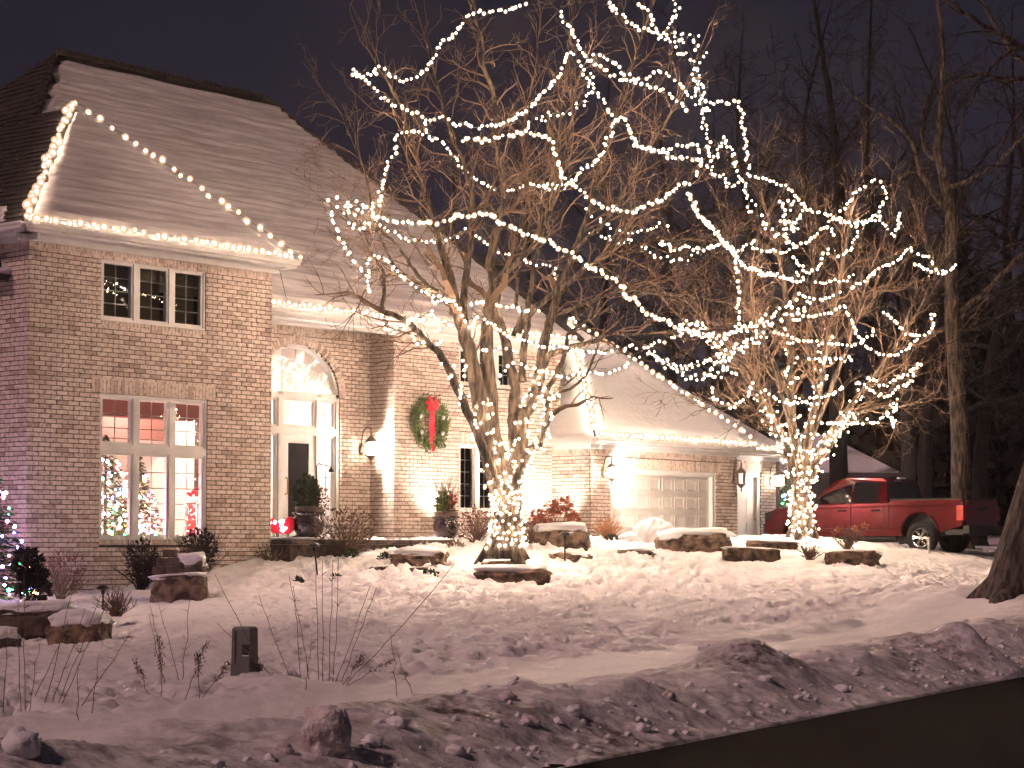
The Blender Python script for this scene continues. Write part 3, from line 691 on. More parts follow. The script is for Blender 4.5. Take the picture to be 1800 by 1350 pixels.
# main roof
mE = 6.72; mV = -.55
m_l, m_r = H(-.43, mV, mE), H(17.55, mV, mE); m_rl, m_rr = H(5.95, -7.0, 13.02), H(12.55, -7.0, 13.02)
m_bl, m_br = H(-.43, -13.4, mE), H(17.55, -13.4, mE)
rM = roof_slab([[m_l, m_r, m_rr, m_rl], [m_bl, m_l, m_rl], [m_r, m_br, m_rr], [m_br, m_bl, m_rl, m_rr]])
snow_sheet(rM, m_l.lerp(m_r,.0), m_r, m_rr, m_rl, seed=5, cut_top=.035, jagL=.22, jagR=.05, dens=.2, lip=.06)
shingles(rM, m_bl, m_l, m_rl, m_rl.lerp(m_bl,.02), seed=9, pitch=.23)
b = MB()
for p, q in ((m_rl, m_rr), (m_rr, m_r), (m_l.lerp(m_rl,.66), m_rl)):
    n = int((q-p).length/.3)
    for i in range(n):
        a, c = p.lerp(q, i/n), p.lerp(q, (i+.98)/n); up = Vector((0,0,R.uniform(.05,.075)))
        b.tube([a+up, c+up*.8], [.10, .085], 6)
tag(b.build('ridge_cap', M['shingle'], rM), kind='stuff')
# garage roofs
gE = 4.28
g_l, g_r, g_a = H(16.42, GV+.45, gE), H(23.42, GV+.45, gE), H(19.9, -2.85, 7.55)
g_ab = H(19.9, -5.6, 7.55); g_lb = H(16.42, -1.2, gE); 
s_r = H(27.0, SV+.45, gE); s_a = H(22.6, -4.3, 7.55); s_l = H(21.0, SV+.45, gE); s_b = H(27.0, -9.5, gE)
rG = roof_slab([[g_l, g_r, g_a], [g_lb, g_l, g_a, g_ab]])
snow_sheet(rG, g_l, g_r, g_a, g_a.lerp(g_l,.015), seed=12, m='snow', cut_top=.02, th=.09, lip=.012, pitch=.3)
snow_sheet(rG, g_lb, g_l, g_a, g_ab, seed=13, m='snow', th=.08, lip=.012, jagL=.05)
rS = roof_slab([[s_l, s_r, s_a, H(19.9,-4.3,7.55)], [s_r, s_b, s_a]])
snow_sheet(rS, s_l, s_r, s_a, H(19.9,-4.3,7.55), seed=14, m='snow', th=.08, lip=.012)
# cornice: fascia + gutter + soffit along the eaves
def cornice(p, q, n, wallz, over, drop=.0):
    """p,q: eave line ends (world), n: outward horizontal"""
    d = (q-p).normalized(); z = Vector((0,0,1))
    def fr(a, b_, c): return p + d*a + n*b_ + z*c
    L = (q-p).length; mb = MB()
    mb.box(fr, 0, L, -.05, .0, -.20, -.03)               # fascia
    g = MB(); prof = [(.0,-.15),(.09,-.15),(.13,-.05),(.13,-.02),(.0,-.02)]
    mb.box(fr, .001, L-.001, .001, .11, -.145, -.035)
    mb.box(fr, -.012, L+.012, .095, .135, -.07, -.025)
    mb.box(fr, .06, L-.06, -over, -.05, -.185, -.165)    # soffit
    mb.box(fr, .12, L-.12, -over, -over+.07, -.30, -.185) # frieze mould
    return mb.build('cornice', M['trim'], house)
cornice(H(-.43, OV, eA+.03), H(AW+.28, OV, eA+.03), NN, 0, OV)
cornice(H(-.43, -3.4, eA+.03), H(-.43, OV-.0, eA+.03), -UU, 0, .43)
cornice(H(AW+.02, mV, mE+.04), H(17.5, mV, mE+.04), NN, 0, .45)
cornice(H(16.42, GV+.45, gE+.03), H(23.42, GV+.45, gE+.03), NN, 0, .45)
cornice(H(16.42, -1.0, gE+.03), H(16.42, GV+.45, gE+.03), -UU, 0, .41)
cornice(H(23.44, SV+.45, gE+.03), H(27.0, SV+.45, gE+.03), NN, 0, .45)
b = MB(); b.box(lambda a,v,z: H(a,v,z), 5.8, 11.0, BVv, mV-.05, 6.53, 6.55); b.build('soffit', M['trim'], house)
b = MB(); b.box(lambda a,v,z: H(a,v,z), AW, AW+.24, -1.3, OV-.04, 7.42, 7.445); b.build('soffit', M['trim'], house)
b = MB(); b.box(lambda a,v,z: H(a,v,z), AW-.15, AW, -1.9, -.2, 1.0, 7.5); b.build('return_wall', M['mortar'], house)
# porch slab of dark stone with a step
b = MB(); fr3 = lambda a, v, z: H(a, v, z)
b.box(fr3, AW+.02, 12.4, BVv, .55, 1.0, 1.63); porch = b.build('porch', M['darkstone'], house)
for i in range(7):
    x0 = AW+.0+i*.91
    b = MB(); b.box(fr3, x0+.015, x0+.895, BVv+.05, .62+R.uniform(-.02,.02), 1.635, 1.735+R.uniform(-.004,.004)); b.build('flagstone', M['darkstone'], porch)
b = MB()
for a0, a1, v0, v1 in ((AW+.05, 8.0, -1.2, .5), (11.3, 12.3, -.9, .3)):
    pts = []; 
    b.blob(H((a0+a1)/2, (v0+v1)/2, 1.735), ((a1-a0)/2, (v1-v0)/2, .06), seed=a0, sub=3, amp=.15, fr=lambda q: UU*q.x+NN*q.y+Vector((0,0,q.z)), power=.6)
b.build('porch_snow', M['snow'], porch, smooth=True)

# rooms behind the lit windows ---------------------------------------
def room(u0, u1, v0, v1, z0, z1, mwall, mceil, mfloor, nm='room'):
    b = MB(); f = fr3; t = .03
    b.box(f, u0, u1, v0, v0+t, z0, z1); b.box(f, u0, u0+t, v0+t, v1, z0, z1); b.box(f, u1-t, u1, v0+t, v1, z0, z1)
    r = b.build(nm, mwall, house)
    b = MB(); b.box(f, u0, u1, v0, v1, z1, z1+t); b.build('room_ceiling', mceil, r)
    b = MB(); b.box(f, u0, u1, v0, v1, z0-t, z0); b.build('room_floor', mfloor, r)
    return r
rm1 = room(.4, 6.05, -4.2, -.23, 1.25, 5.2, M['cream'], M['pinkwall'], M['wood'])
b = MB(); b.box(fr3, .45, 6.0, -3.3, -2.9, 3.9, 4.45); b.box(fr3, .45, 6.0, -1.9, -1.6, 4.25, 4.6); b.build('ceiling_beam', M['beam'], rm1)
b = MB(); b.box(fr3, 5.55, 6.0, -1.2, -.75, 1.26, 5.1); b.build('column', M['pinkwall'], rm1)
rm2 = room(.4, 6.05, -3.2, -.23, 5.75, 7.45, M['dark'], M['dark'], M['dark'])
wins = [(1.8, 2.62, .25), (2.70, 3.44, .0), (3.55, 4.35, .5)]
for i, (x0, x1, k) in enumerate(wins):
    b = MB(); z = 7.14
    while z > 6.04:
        b.quad(H(x0,-.30,z), H(x1,-.30,z), H(x1,-.325,z-.028+.01*k), H(x0,-.325,z-.028+.01*k)); z -= .034
    tag(b.build('blind_slat', M['blind'], rm2), kind='stuff')
rm3 = room(7.0, 10.9, -4.6, BVv-.23, 1.70, 6.45, M['cream'], M['cream'], M['cream'])
rm4 = room(12.9, 15.9, -3.2, CV-.23, 1.7, 6.6, M['dark'], M['dark'], M['dark'])
for x0, x1 in ((13.45, 13.66), (14.05, 14.3), (14.75, 14.95)):
    b = MB()
    for i in range(8): b.tube([H(x0+(x1-x0)*i/7, CV-.34-.02*(i%2), 2.5), H(x0+(x1-x0)*i/7, CV-.34-.02*(i%2), 4.0)], .02, 4)
    b.build('curtain', M['siding'], rm4)
def lamp(kind, name, loc, energy, col=(1,.75,.5), radius=.08, parent=None, direction=None, angle=None, blend=.6):
    l = bpy.data.lights.new(name, kind); l.energy = energy; l.color = col
    l.shadow_soft_size = radius
    o = bpy.data.objects.new(name, l); COL.objects.link(o); o.location = Vector(loc)-(WL.get(parent, Vector()) if parent else Vector())
    if parent: o.parent = parent
    if kind == 'SPOT':
        l.spot_size = angle; l.spot_blend = blend; o.rotation_euler = Vector(direction).to_track_quat('-Z', 'Y').to_euler()
    return o
def ceiling_lamp(rm, c, e, col):
    b = MB(); b.lathe(c, [(.02,.22),(.02,.1),(.16,.08),(.18,0),(.02,-.04)], 12); o = b.build('pendant_lamp', M['trim'], rm)
    lamp('POINT', 'room_lamp', Vector(c)-Vector((0,0,.16)), e, col, .1, rm)
ceiling_lamp(rm1, H(4.6, -2.0, 4.75), 260, (1,.78,.66))
ceiling_lamp(rm3, H(10.3, -2.6, 4.6), 400, (1,.80,.72))
# things inside the lit room
def xmas_tree(name, label, base, h, r, cols, nb, tmat='evergreen', group=None, bulbr=.03, seed=0, needles=1600):
    rr = random.Random(seed)
    t = thing(name, label, 'christmas tree', base, group); base = Vector(base)
    b = MB(); b.tube([base, base+Vector((0,0,h*.9))], [.05, .015], 6); b.build('trunk', M['bark'], t)
    b = MB()
    for i in range(needles):
        k = rr.random()**.8; z = h*(.06+.92*k); rad_ = r*(1-k)*rr.uniform(.35, 1.05)+.02; a = rr.uniform(0, 6.283)
        c = base+Vector((rad_*math.cos(a), rad_*math.sin(a), z)); L = rr.uniform(.5, 1)*(.07+.2*r*(1-k)); out = Vector((math.cos(a), math.sin(a), rr.uniform(-.5,.15))).normalized()
        side = out.cross(Vector((0,0,1))).normalized()*L*.28
        b.add([c-out*L*.5, c+side, c+out*L*.6, c-side, c+Vector((0,0,L*.18))], [(0,1,4),(1,2,4),(2,3,4),(3,0,4)])
    b.build('foliage', M[tmat], t)
    src = {}
    for i in range(nb):
        k = rr.random(); k = 1-math.sqrt(1-k*.97); a = rr.uniform(0, 6.283); rad_ = r*(1-k)*rr.uniform(.85, 1.08)+.015
        c = base+Vector((rad_*math.cos(a), rad_*math.sin(a), h*(.06+.92*k))); col = rr.choice(cols)
        if col not in src:
            bb = MB(); bb.blob(c, (bulbr,)*3, sub=1, amp=0); src[col] = bb.build('bulb', M['c_'+col], t, loc=c)
        else: inst(src[col], t, c, scale=rr.uniform(.6, 1.2))
    return t
xmas_tree('christmas_tree', 'tall indoor tree thick with warm and coloured lights in the lit lower left window', H(2.75, -1.1, 1.27), 2.6, 1.0, ['white','white','amber','white','pink','red','green','blue'], 298, seed=2, bulbr=.034)
xmas_tree('christmas_tree', 'slimmer indoor tree with red ornaments behind the middle pane of the lit window', H(3.75, -1.35, 1.27), 2.45, .75, ['red','pink','amber','green','white'], 130, seed=5, bulbr=.032)
t = thing('cabinet', 'small white slatted cabinet with a red bundle on top inside right lit pane', 'cabinet', H(5.1, -.9, 1.25))
b = MB(); b.box(fr3, 4.8, 5.4, -1.15, -.65, 1.25, 1.75); b.build('base', M['wood'], t)
b = MB()
for x in (4.80, 5.05, 5.35): b.box(fr3, x, x+.05, -.72, -.67, 1.75, 2.55)
b.box(fr3, 4.77, 5.43, -1.15, -.62, 2.55, 2.62); b.build('frame', M['trim'], t)
b = MB(); b.box(fr3, 4.85, 5.35, -1.1, -.8, 1.76, 2.5); b.build('back', M['chair'], t)
b = MB(); b.blob(H(5.1,-.85,2.70), (.28,.2,.12), seed=3, amp=.5, sub=2); b.build('bundle', M['chair'], t)

# ------------------------------------------------------------------ wall lanterns
def lantern(label, c, outn, lit=True, sc=1.0):
    """c: centre of lamp body; wall lies behind along -outn"""
    t = thing('wall_lantern', label, 'lantern', c, 'black coach lanterns on the brick walls'); c = Vector(c); z = Vector((0,0,1)); o_ = Vector(outn)
    b = MB(); b.lathe(c, [(.15*sc,.14*sc),(.165*sc,.155*sc),(.11*sc,.21*sc),(.06*sc,.26*sc),(.03*sc,.28*sc),(.02*sc,.36*sc),(.005*sc,.40*sc)], 8); b.build('cap', M['glaremetal'], t)
    b = MB(); b.lathe(c, [(.01,-.36*sc),(.025*sc,-.34*sc),(.015*sc,-.27*sc),(.05*sc,-.24*sc),(.13*sc,-.16*sc),(.145*sc,-.145*sc)], 8); b.build('base', M['glaremetal'], t)
    b = MB()
    for k in range(6):
        a = k*math.pi/3; d = Vector((math.cos(a), math.sin(a), 0))*.135*sc; b.tube([c+d-z*.15*sc, c+d+z*.15*sc], .008, 4)
    b.build('cage', M['glaremetal'], t)
    b = MB(); w = c-o_*.30*sc
    b.tube([w-z*.12*sc, w+z*.20*sc, w+z*.42*sc+o_*.05, w+z*.50*sc+o_*.16*sc, c+z*.47*sc, c+z*.38*sc], .016, 6); b.blob(w, (.07*sc,.07*sc,.16*sc), amp=0, sub=1); b.build('bracket', M['glaremetal'], t)
    if lit:
        b = MB(); b.lathe(c, [(.10*sc,-.14*sc),(.12*sc,0),(.10*sc,.135*sc)], 12); b.build('lamp_glass', M['lampglass'], t, smooth=True)
        lamp('POINT', 'lantern_lamp', c+o_*.10, LANTERN, (1,.77,.62), .05, t)
    else:
        b = MB(); b.lathe(c, [(.11*sc,-.14*sc),(.12*sc,.14*sc)], 6); b.build('lamp_glass', M['glass'], t)
    return t
lantern('glowing lantern on the wall right of the arched entrance', H(10.72, BVv+.36, 3.84), NN, sc=1.0)
lantern('glowing lantern at left edge of the wide garage door', H(17.28, GV+.30, 3.42), NN, sc=.85)
lantern('unlit black lantern on the brick pier right of garage door', H(23.02, GV+.30, 3.42), NN, lit=False, sc=1.0)
lantern('glowing lantern at far right beside the white side door', H(26.45, SV+.30, 3.46), NN, sc=1.0)
# ground floodlights washing the brick
def flood(label, c, aim, e, ang=80, blend=.9):
    c = Vector(c); d = (Vector(aim)-c).normalized(); t = thing('flood_light', label, 'flood light', c, 'small floodlights along the house')
    x = d.orthogonal().normalized(); y = d.cross(x)
    b = MB(); b.tube([c-Vector((0,0,.2)), c-d*.1], .012, 5); b.build('stake', M['black'], t)
    b = MB(); b.tube([c-d*.12, c-d*.02, c], [.035, .07, .075], 10); b.build('head', M['black'], t)
    b = MB(); b.tube([c+d*.001, c+d*.004], [.06,.06], 10); b.build('lens', emis('flood_lens', (1,.8,.6), 8), t)
    lamp('SPOT', 'flood_lamp', c+d*.03, e, (1,.76,.61), .04, t, d, rad(ang), blend)
def gnd(u, v, dz=0): q = H(u, v, 0); return Vector((q.x, q.y, gz(q.x, q.y)+dz))
flood('small ground floodlight behind the glossy right hand pot', H(12.55, CV+.75, 1.86), H(12.2, CV, 4.2), 520, 95)
flood('small ground floodlight below the brick beside garage side wall', H(16.2, CV+1.0, 1.95), H(16.3, CV, 3.9), 430, 110)
flood('small ground floodlight below the wall left of garage', H(14.9, CV+1.1, 1.9), H(15.2, CV, 4.2), 260, 110)

# ------------------------------------------------------------------ wreath
wc = H(12.16, CV+.09, 4.47); t = thing('wreath', 'green christmas wreath with red bow hanging on the brick wall', 'wreath', wc)
fw = FW(CV); b = MB(); rr = random.Random(4)
for i in range(2300):
    a = rr.uniform(0, 6.283); q = .46+rr.gauss(0, .085); d = .10+rr.uniform(-.05,.07)
    x, z = q*math.cos(a), q*math.sin(a); L = rr.uniform(.05,.11); aa = a+rr.choice((1,-1))*rr.uniform(.3,1.3)
    dx, dz = L*math.cos(aa), L*math.sin(aa); w = .014
    b.add([fw(12.16+x,4.47+z,d), fw(12.16+x+dx*.5-dz*.25,4.47+z+dz*.5+dx*.25,d+.01), fw(12.16+x+dx,4.47+z+dz,d+rr.uniform(0,.06)), fw(12.16+x+dx*.5+dz*.25,4.47+z+dz*.5-dx*.25,d+.01)], [(0,1,2,3)])
b.build('foliage', M['wreath'], t)
b = MB(); b.tube([fw(12.16+.43*math.cos(i*.2618), 4.47+.43*math.sin(i*.2618), .08) for i in range(25)], .055, 6); b.build('ring', M['evergreen'], t)
b = MB()
for a, L in ((.35,.24),(1.0,.26),(2.14,.26),(2.8,.24),(-.3,.2),(3.44,.2)):
    ca, sa = math.cos(a), math.sin(a); lo = []
    for i in range(9):
        k = i/8*math.pi; ww = .07*math.sin(k); ex = L*(.5-.5*math.cos(k*2)) if False else L*math.sin(k)
        lo.append((ex, .08*math.cos(k)))
    bx, bz = 12.18, 4.87
    p1 = [fw(bx+ca*e_, bz+sa*e_, .17+h_) for e_, h_ in lo]
    pr = [p+(UU*(-sa)+Vector((0,0,ca)))*.05 for p in p1]; pl = [p-(UU*(-sa)+Vector((0,0,ca)))*.05 for p in p1]
    for i in range(8): b.quad(pl[i], pr[i], pr[i+1], pl[i+1])
b.blob(fw(12.18,4.87,.2), (.05,.05,.05), amp=.1, sub=1)
b.build('bow', M['red'], t)
b = MB()
for off, zl in ((-.035, 3.93), (.04, 3.82)):
    prev = None
    for i in range(10):
        z = 4.85+(zl-4.85)*i/9; w = .062; d = .17+.010*math.sin(i*1.3+off*30)
        cur = (fw(12.18+off-w, z, d), fw(12.18+off+w, z, d))
        if prev: b.quad(prev[0], prev[1], cur[1], cur[0])
        prev = cur
b.build('ribbon', M['red'], t)
for a in (-.55, .35, 2.75, 3.7):
    b = MB(); b.blob(fw(12.16+.42*math.cos(a), 4.47+.42*math.sin(a), .19), (.05,.05,.06), seed=a, amp=.3, sub=1); b.build('pine_cone', M['trim'], t)

# ------------------------------------------------------------------ pots, sleigh
def pot(label, c, sc):
    t = thing('glazed_pot', label, 'plant pot', c, 'glazed pots flanking the entrance')
    b = MB(); b.lathe(c, [(.20*sc,0),(.24*sc,.02*sc),(.36*sc,.22*sc),(.40*sc,.42*sc),(.36*sc,.58*sc),(.34*sc,.60*sc),(.41*sc,.64*sc),(.43*sc,.68*sc),(.39*sc,.70*sc),(.33*sc,.66*sc)], 28); b.build('body', M['pot'], t, smooth=True)
    b = MB(); b.lathe(Vector(c)+Vector((0,0,.66*sc)), [(.33*sc,0),(.36*sc,.16*sc),(.33*sc,.17*sc),(.05,.12*sc)], 20); b.build('liner', M['rim'], t)
    return t
def bush(mb, c, rx, rz, n, leaf, rr, up=.2, zb=0):
    c = Vector(c)
    for i in range(n):
        while True:
            q = Vector((rr.uniform(-1,1), rr.uniform(-1,1), rr.uniform(-1,1)))
            if .2 < q.length < 1: break
        p = c+Vector((q.x*rx, q.y*rx, q.z*rz)); d = (q+Vector((0,0,up))+Vector((rr.gauss(0,.3),rr.gauss(0,.3),rr.gauss(0,.3)))).normalized(); L = leaf*rr.uniform(.6, 1.4); sd = d.orthogonal().normalized()
        sd = (sd*math.cos(i)+d.cross(sd)*math.sin(i))*L*.3
        mb.add([p, p+d*L*.5+sd, p+d*L, p+d*L*.5-sd], [(0,1,2,3)])
def twigs(mb, c, n, L, spread, r0, rr, kids=3, up=1.0, sides=3):
    c = Vector(c)
    for i in range(n):
        d = Vector((rr.gauss(0, spread), rr.gauss(0, spread), up)).normalized(); l = L*rr.uniform(.55, 1.1)
        pts = [c+Vector((rr.gauss(0,.04), rr.gauss(0,.04), 0))]; dd = d.copy()
        for k in range(4):
            dd = (dd+Vector((rr.gauss(0,.12), rr.gauss(0,.12), rr.gauss(0,.05)))).normalized(); pts.append(pts[-1]+dd*l/4)
        mb.tube(pts, [r0, r0*.8, r0*.65, r0*.5, r0*.3], sides, False)
        for k in range(kids):
            j = rr.randint(1, 3); p = pts[j]; d2 = (dd+Vector((rr.gauss(0,.6), rr.gauss(0,.6), rr.uniform(-.1,.5)))).normalized(); l2 = l*rr.uniform(.2,.45)
            mb.tube([p, p+d2*l2*.5, p+(d2+Vector((0,0,.2)))*l2], [r0*.5, r0*.4, r0*.2], 3, False)
rr = random.Random(11)
pc1 = H(7.93, .06, 1.735); pc2 = H(12.55, .15, 1.735); pc2.z = 1.70
q = P(543, 947, pc1.y); pc1 = H(*[(q-A0).dot(UU), (q-A0).dot(NN), 1.735]); q = P(784, 945, 48.3); pc2 = Vector((q.x, q.y, 1.74))
pot('large glossy dark glazed pot in front of the entry door', pc1, .86)
pot('glossy brown glazed pot below the wreath on the brick wall', pc2, .78)
t = thing('pot_evergreen', 'dark evergreen mound with red berries and hook in the entry pot', 'potted plant', pc1+Vector((0,0,.70)))
b = MB(); bush(b, pc1+Vector((-.05,0,.95)), .27, .42, 1500, .08, rr, 1.4); b.build('foliage', M['evergreen'], t)
b = MB(); bush(b, pc1+Vector((.28,0,.85)), .13, .28, 120, .07, rr, .5); b.build('berries', M['rust'], t)
b = MB(); c = pc1+Vector((.16,0,.7)); b.tube([c, c+Vector((0,0,.9)), c+Vector((.05,0,.94)), c+Vector((.30,0,.88))], .012, 5); b.lathe(c+Vector((.31,0,.76)), [(.07,0),(.05,.05),(.01,.11)], 8); b.build('hook', M['black'], t)
t = thing('pot_arrangement', 'yellow green boughs twigs and candy ribbon in the pot below the wreath', 'potted plant', pc2+Vector((0,0,.62)))
b = MB(); twigs(b, pc2+Vector((0,0,.66)), 34, .85, .22, .011, rr, 3); b.build('twigs', M['dry'], t)
b = MB(); bush(b, pc2+Vector((0,0,.80)), .20, .26, 420, .10, rr, .8); b.build('boughs', M['wreath'], t)
b = MB(); bush(b, pc2+Vector((.14,-.1,.86)), .08, .16, 40, .08, rr, .6); b.build('bow', M['chair'], t)
b = MB(); b.tube([pc2+Vector((.2,-.05,.7)), pc2+Vector((.2,-.05,1.12))], .045, 8); b.build('candle', M['trim'], t)
q = P(496, 947, 45.2); sc_ = Vector((q.x, q.y, 1.76)); t = thing('toy_sleigh', 'small red sleigh filled with white lights beside the entry door', 'sleigh', sc_)
prof = [(x_*.86, z_*.86+.015) for x_, z_ in [(-.22,.12),(.18,.10),(.27,.18),(.31,.32),(.29,.47),(.22,.54),(.13,.50),(.06,.40),(-.06,.37),(-.16,.42),(-.23,.49),(-.30,.46),(-.33,.34),(-.30,.20)]]
b = MB(); b.prism([sc_+Vector((x, -.14, z)) for x, z in prof], (0,.28,0)); b.build('body', M['red'], t)
b = MB()
for y in (-.15, .15): b.tube([sc_+Vector(k) for k in ((-.26,y,.03),(.2,y,.02),(.33,y,.06),(.36,y,.16),(.28,y,.18))], .018, 5); b.tube([sc_+Vector((-.1,y,.02)), sc_+Vector((-.1,y,.13))], .015, 4); b.tube([sc_+Vector((.12,y,.02)), sc_+Vector((.12,y,.13))], .015, 4)
b.build('runner', M['black'], t)
b = MB(); b.blob(sc_+Vector((-.02,-.12,.36)), (.035,.035,.035), sub=1, amp=0); k0 = b.build('bulb', M['c_white'], t, loc=sc_+Vector((-.02,-.18,.36)))
for i in range(9): inst(k0, t, sc_+Vector((rr.uniform(-.26,.14), -.20, rr.uniform(.18,.40))))

c = H(6.02, .06, 1.42); b = MB(); b.tube([c-NN*.08, c+NN*.10, c+NN*.16-Vector((0,0,.03)), c+NN*.17-Vector((0,0,.5))], .045, 8); o = b.build('vent_pipe', M['trim']); tag(o, 'pale vent pipe bending out of brick beside the porch', 'pipe')
# ------------------------------------------------------------------ boulders and slabs with snow
def boulder(label, px0, px1, py0, py1, Y, depth=.6, snow=.5, mt='stone', yaw=0, seed=1, tilt=0, cat='boulder', name='boulder', over=1.02, power=.45):
    c = P((px0+px1)/2, py1, Y); sc = Y/FPX; w, h = (px1-px0)*sc, (py1-py0)*sc
    t = thing(name, label, cat, c, 'stone blocks set in the snowy garden')
    rb = random.Random(seed*13); yaw = yaw+rb.uniform(-.28,.28); tilt = tilt+rb.uniform(-.07,.07); rot = Matrix.Rotation(yaw, 3, 'Z') @ Matrix.Rotation(tilt, 3, 'Y'); f = lambda q: rot @ q
    hh = h*.62+.08
    b = MB(); b.blob(c+Vector((0,0,h-hh+.0)), (w/2,depth/2,hh), seed=seed, amp=rb.uniform(.12,.26), sub=4, fr=f, power=rb.uniform(.3,.5), nscale=rb.uniform(1.5,2.6))
    b.build('rock', M[mt], t, smooth=False)
    if snow > 0:
        b = MB(); cc = c+Vector((0,.04,h-.03)); b.blob(cc, (w/2*over*.95,depth/2*over,snow*.5), seed=seed+9, amp=.30, sub=4, fr=lambda q: rot @ Vector((q.x, q.y, max(q.z, -.05-.05*abs(math.sin(q.x*9+seed))) )), power=.55)
        b.build('snow_cap', M['snow'], t, smooth=True)
    return t
boulder('largest tan boulder with thick snow in front of garage door', 1155, 1283, 938, 974, 48.5, 1.0, .30, seed=2)
boulder('low wide stone slab left of the path light with snowy top', 835, 968, 1001, 1027, 41.6, .8, .26, seed=3, over=.93)
boulder('small reddish stone behind the wide slab below lit tree', 846, 896, 986, 1003, 42.6, .4, .14, seed=4)
boulder('rectangular stone block right of the porch step', 688, 783, 970, 997, 43.4, .7, .22, seed=5)
boulder('half buried stone sliver below the rectangular block', 684, 772, 996, 1007, 42.9, .5, .06, seed=6)
boulder('small rounded stone at left of the buried sliver', 654, 682, 995, 1013, 42.7, .4, .10, seed=7)
boulder('flat stone slab just right of the garden path light', 963, 1036, 972, 991, 44.6, .6, .14, seed=8)
boulder('pale stone under deep snow between trunk and garage wall', 938, 1036, 930, 956, 48, .9, .34, seed=9)
boulder('thin stone ledge before the snow heap by garage', 1082, 1150, 966, 979, 47.2, .5, .12, seed=10)
boulder('long thin stone ledge in the middle of right lawn', 1270, 1370, 963, 975, 47, .5, .10, seed=11, cat='stone ledge')
boulder('long stone ledge just left of the lit bush tree', 1312, 1400, 951, 962, 48.6, .5, .10, seed=12, cat='stone ledge')
boulder('stone ledge in snow below the red truck door', 1453, 1546, 968, 985, 46.6, .6, .10, seed=13, cat='stone ledge')
boulder('long dark boulder with rounded snow top near left tree', -10, 134, 1068, 1104, 34, .9, .30, mt='darkstone', seed=14)
boulder('angular mossy boulder with snow cap and dark left face', 92, 190, 1088, 1138, 32.4, .8, .34, seed=15, yaw=-.3)
boulder('dark stone cut off by the left picture edge', -40, 30, 1112, 1146, 31.5, .7, .22, mt='darkstone', seed=16)
boulder('tan squared retaining stone against brick under lit window', 268, 364, 1010, 1066, 39.0, .7, .10, seed=17, yaw=.25)
for i, (x0, x1, y0, y1) in enumerate(((276,304,992,1012),(288,312,980,1010))):
    pass
boulder('snow heaped rubble stone on the retaining stone', 312, 362, 986, 1016, 39.6, .5, .36, mt='darkstone', seed=19)
b = MB(); c = P(294, 1012, 39.5); t = thing('block_stack', 'stack of dark square blocks between two bushes under window', 'stone stack', c)
for i, (dx, dz, w, h) in enumerate(((-.14,0,.24,.17),(.12,0,.24,.17),(-.08,.175,.22,.15),(.13,.175,.2,.16),(.05,.345,.24,.14))):
    b = MB(); b.box(lambda x,y,z: c+Vector((x+dx,y,z+dz)), -w/2, w/2, -.12, .12, 0, h); b.build('block', M['darkstone'], t)
c = P(1150, 952, 50.5); b = MB(); b.blob(c+Vector((0,0,.0)), (.50,.45,.55), seed=31, amp=.3, sub=4, power=.9); b.blob(c+Vector((.22,-.15,.0)), (.34,.35,.42), seed=33, amp=.35, sub=3); b.blob(c+Vector((-.45,-.1,-.1)), (.4,.4,.35), seed=35, amp=.3, sub=3)
o = b.build('snow_heap', M['snow'], smooth=True); tag(o, 'rounded white snow heap standing before the garage door', 'snow heap')
c = onground(572, 1325); b = MB(); b.blob(c+Vector((0,0,.10)), (.15,.12,.19), seed=44, amp=.42, sub=4, power=.75, nscale=1.1)
o = b.build('ice_chunk', M['ice'], smooth=False); tag(o, 'big dirty chunk of ice on the bank at bottom left', 'ice chunk')
cl = []
rr = random.Random(5)
for i, (px, py, lab) in enumerate(((500,1325,'dirty snow clod left of the ice chunk'),(655,1315,'dirty snow clod right of the ice chunk'),(800,1330,'snow clod near the bottom edge in mid bank'),(930,1275,'pale clod on the bank above the kerb'),(1008,1265,'small round pale clod in the middle of the bank'),
    (1348,1197,'reddish clod below the tallest pointed mound'),(1175,1235,'clod on the bank left of the tallest mound'),(1130,1290,'clod at the kerb edge in mid bank'),(1480,1215,'clod near the kerb right of the tallest mound'),(890,1230,'broken clod under the bank crest'),(700,1280,'flat clod below the feathery plume grass'),(40,1320,'big pale snow lump at the bottom left corner'))):
    c = onground(px, py); r = .055*(2.0 if i == 11 else 1); b = MB(); b.blob(c+Vector((0,0,r*.3)), (r*rr.uniform(.9,1.4), r, r*.8), seed=i, amp=.55, sub=3)
    o = b.build('snow_clod', M['ice' if i % 3 == 0 else 'snow'], smooth=True); tag(o, lab, 'snow clod', 'snow clods on the roadside bank')
b = MB()
for i in range(420):
    s0 = rr.uniform(-5, 30); t0 = rr.choice((rr.uniform(.05,.5), rr.uniform(.1,.9), rr.uniform(.3, 1.9))); x, y = xy(s0, t0); r = rr.uniform(.012,.04)
    b.blob((x, y, gz(x, y)+r*.3), (r*rr.uniform(.8,1.5), r, r*.8), seed=i, amp=.5, sub=1)
o = b.build('snow_crumbs', M['snow']); tag(o, kind='stuff')

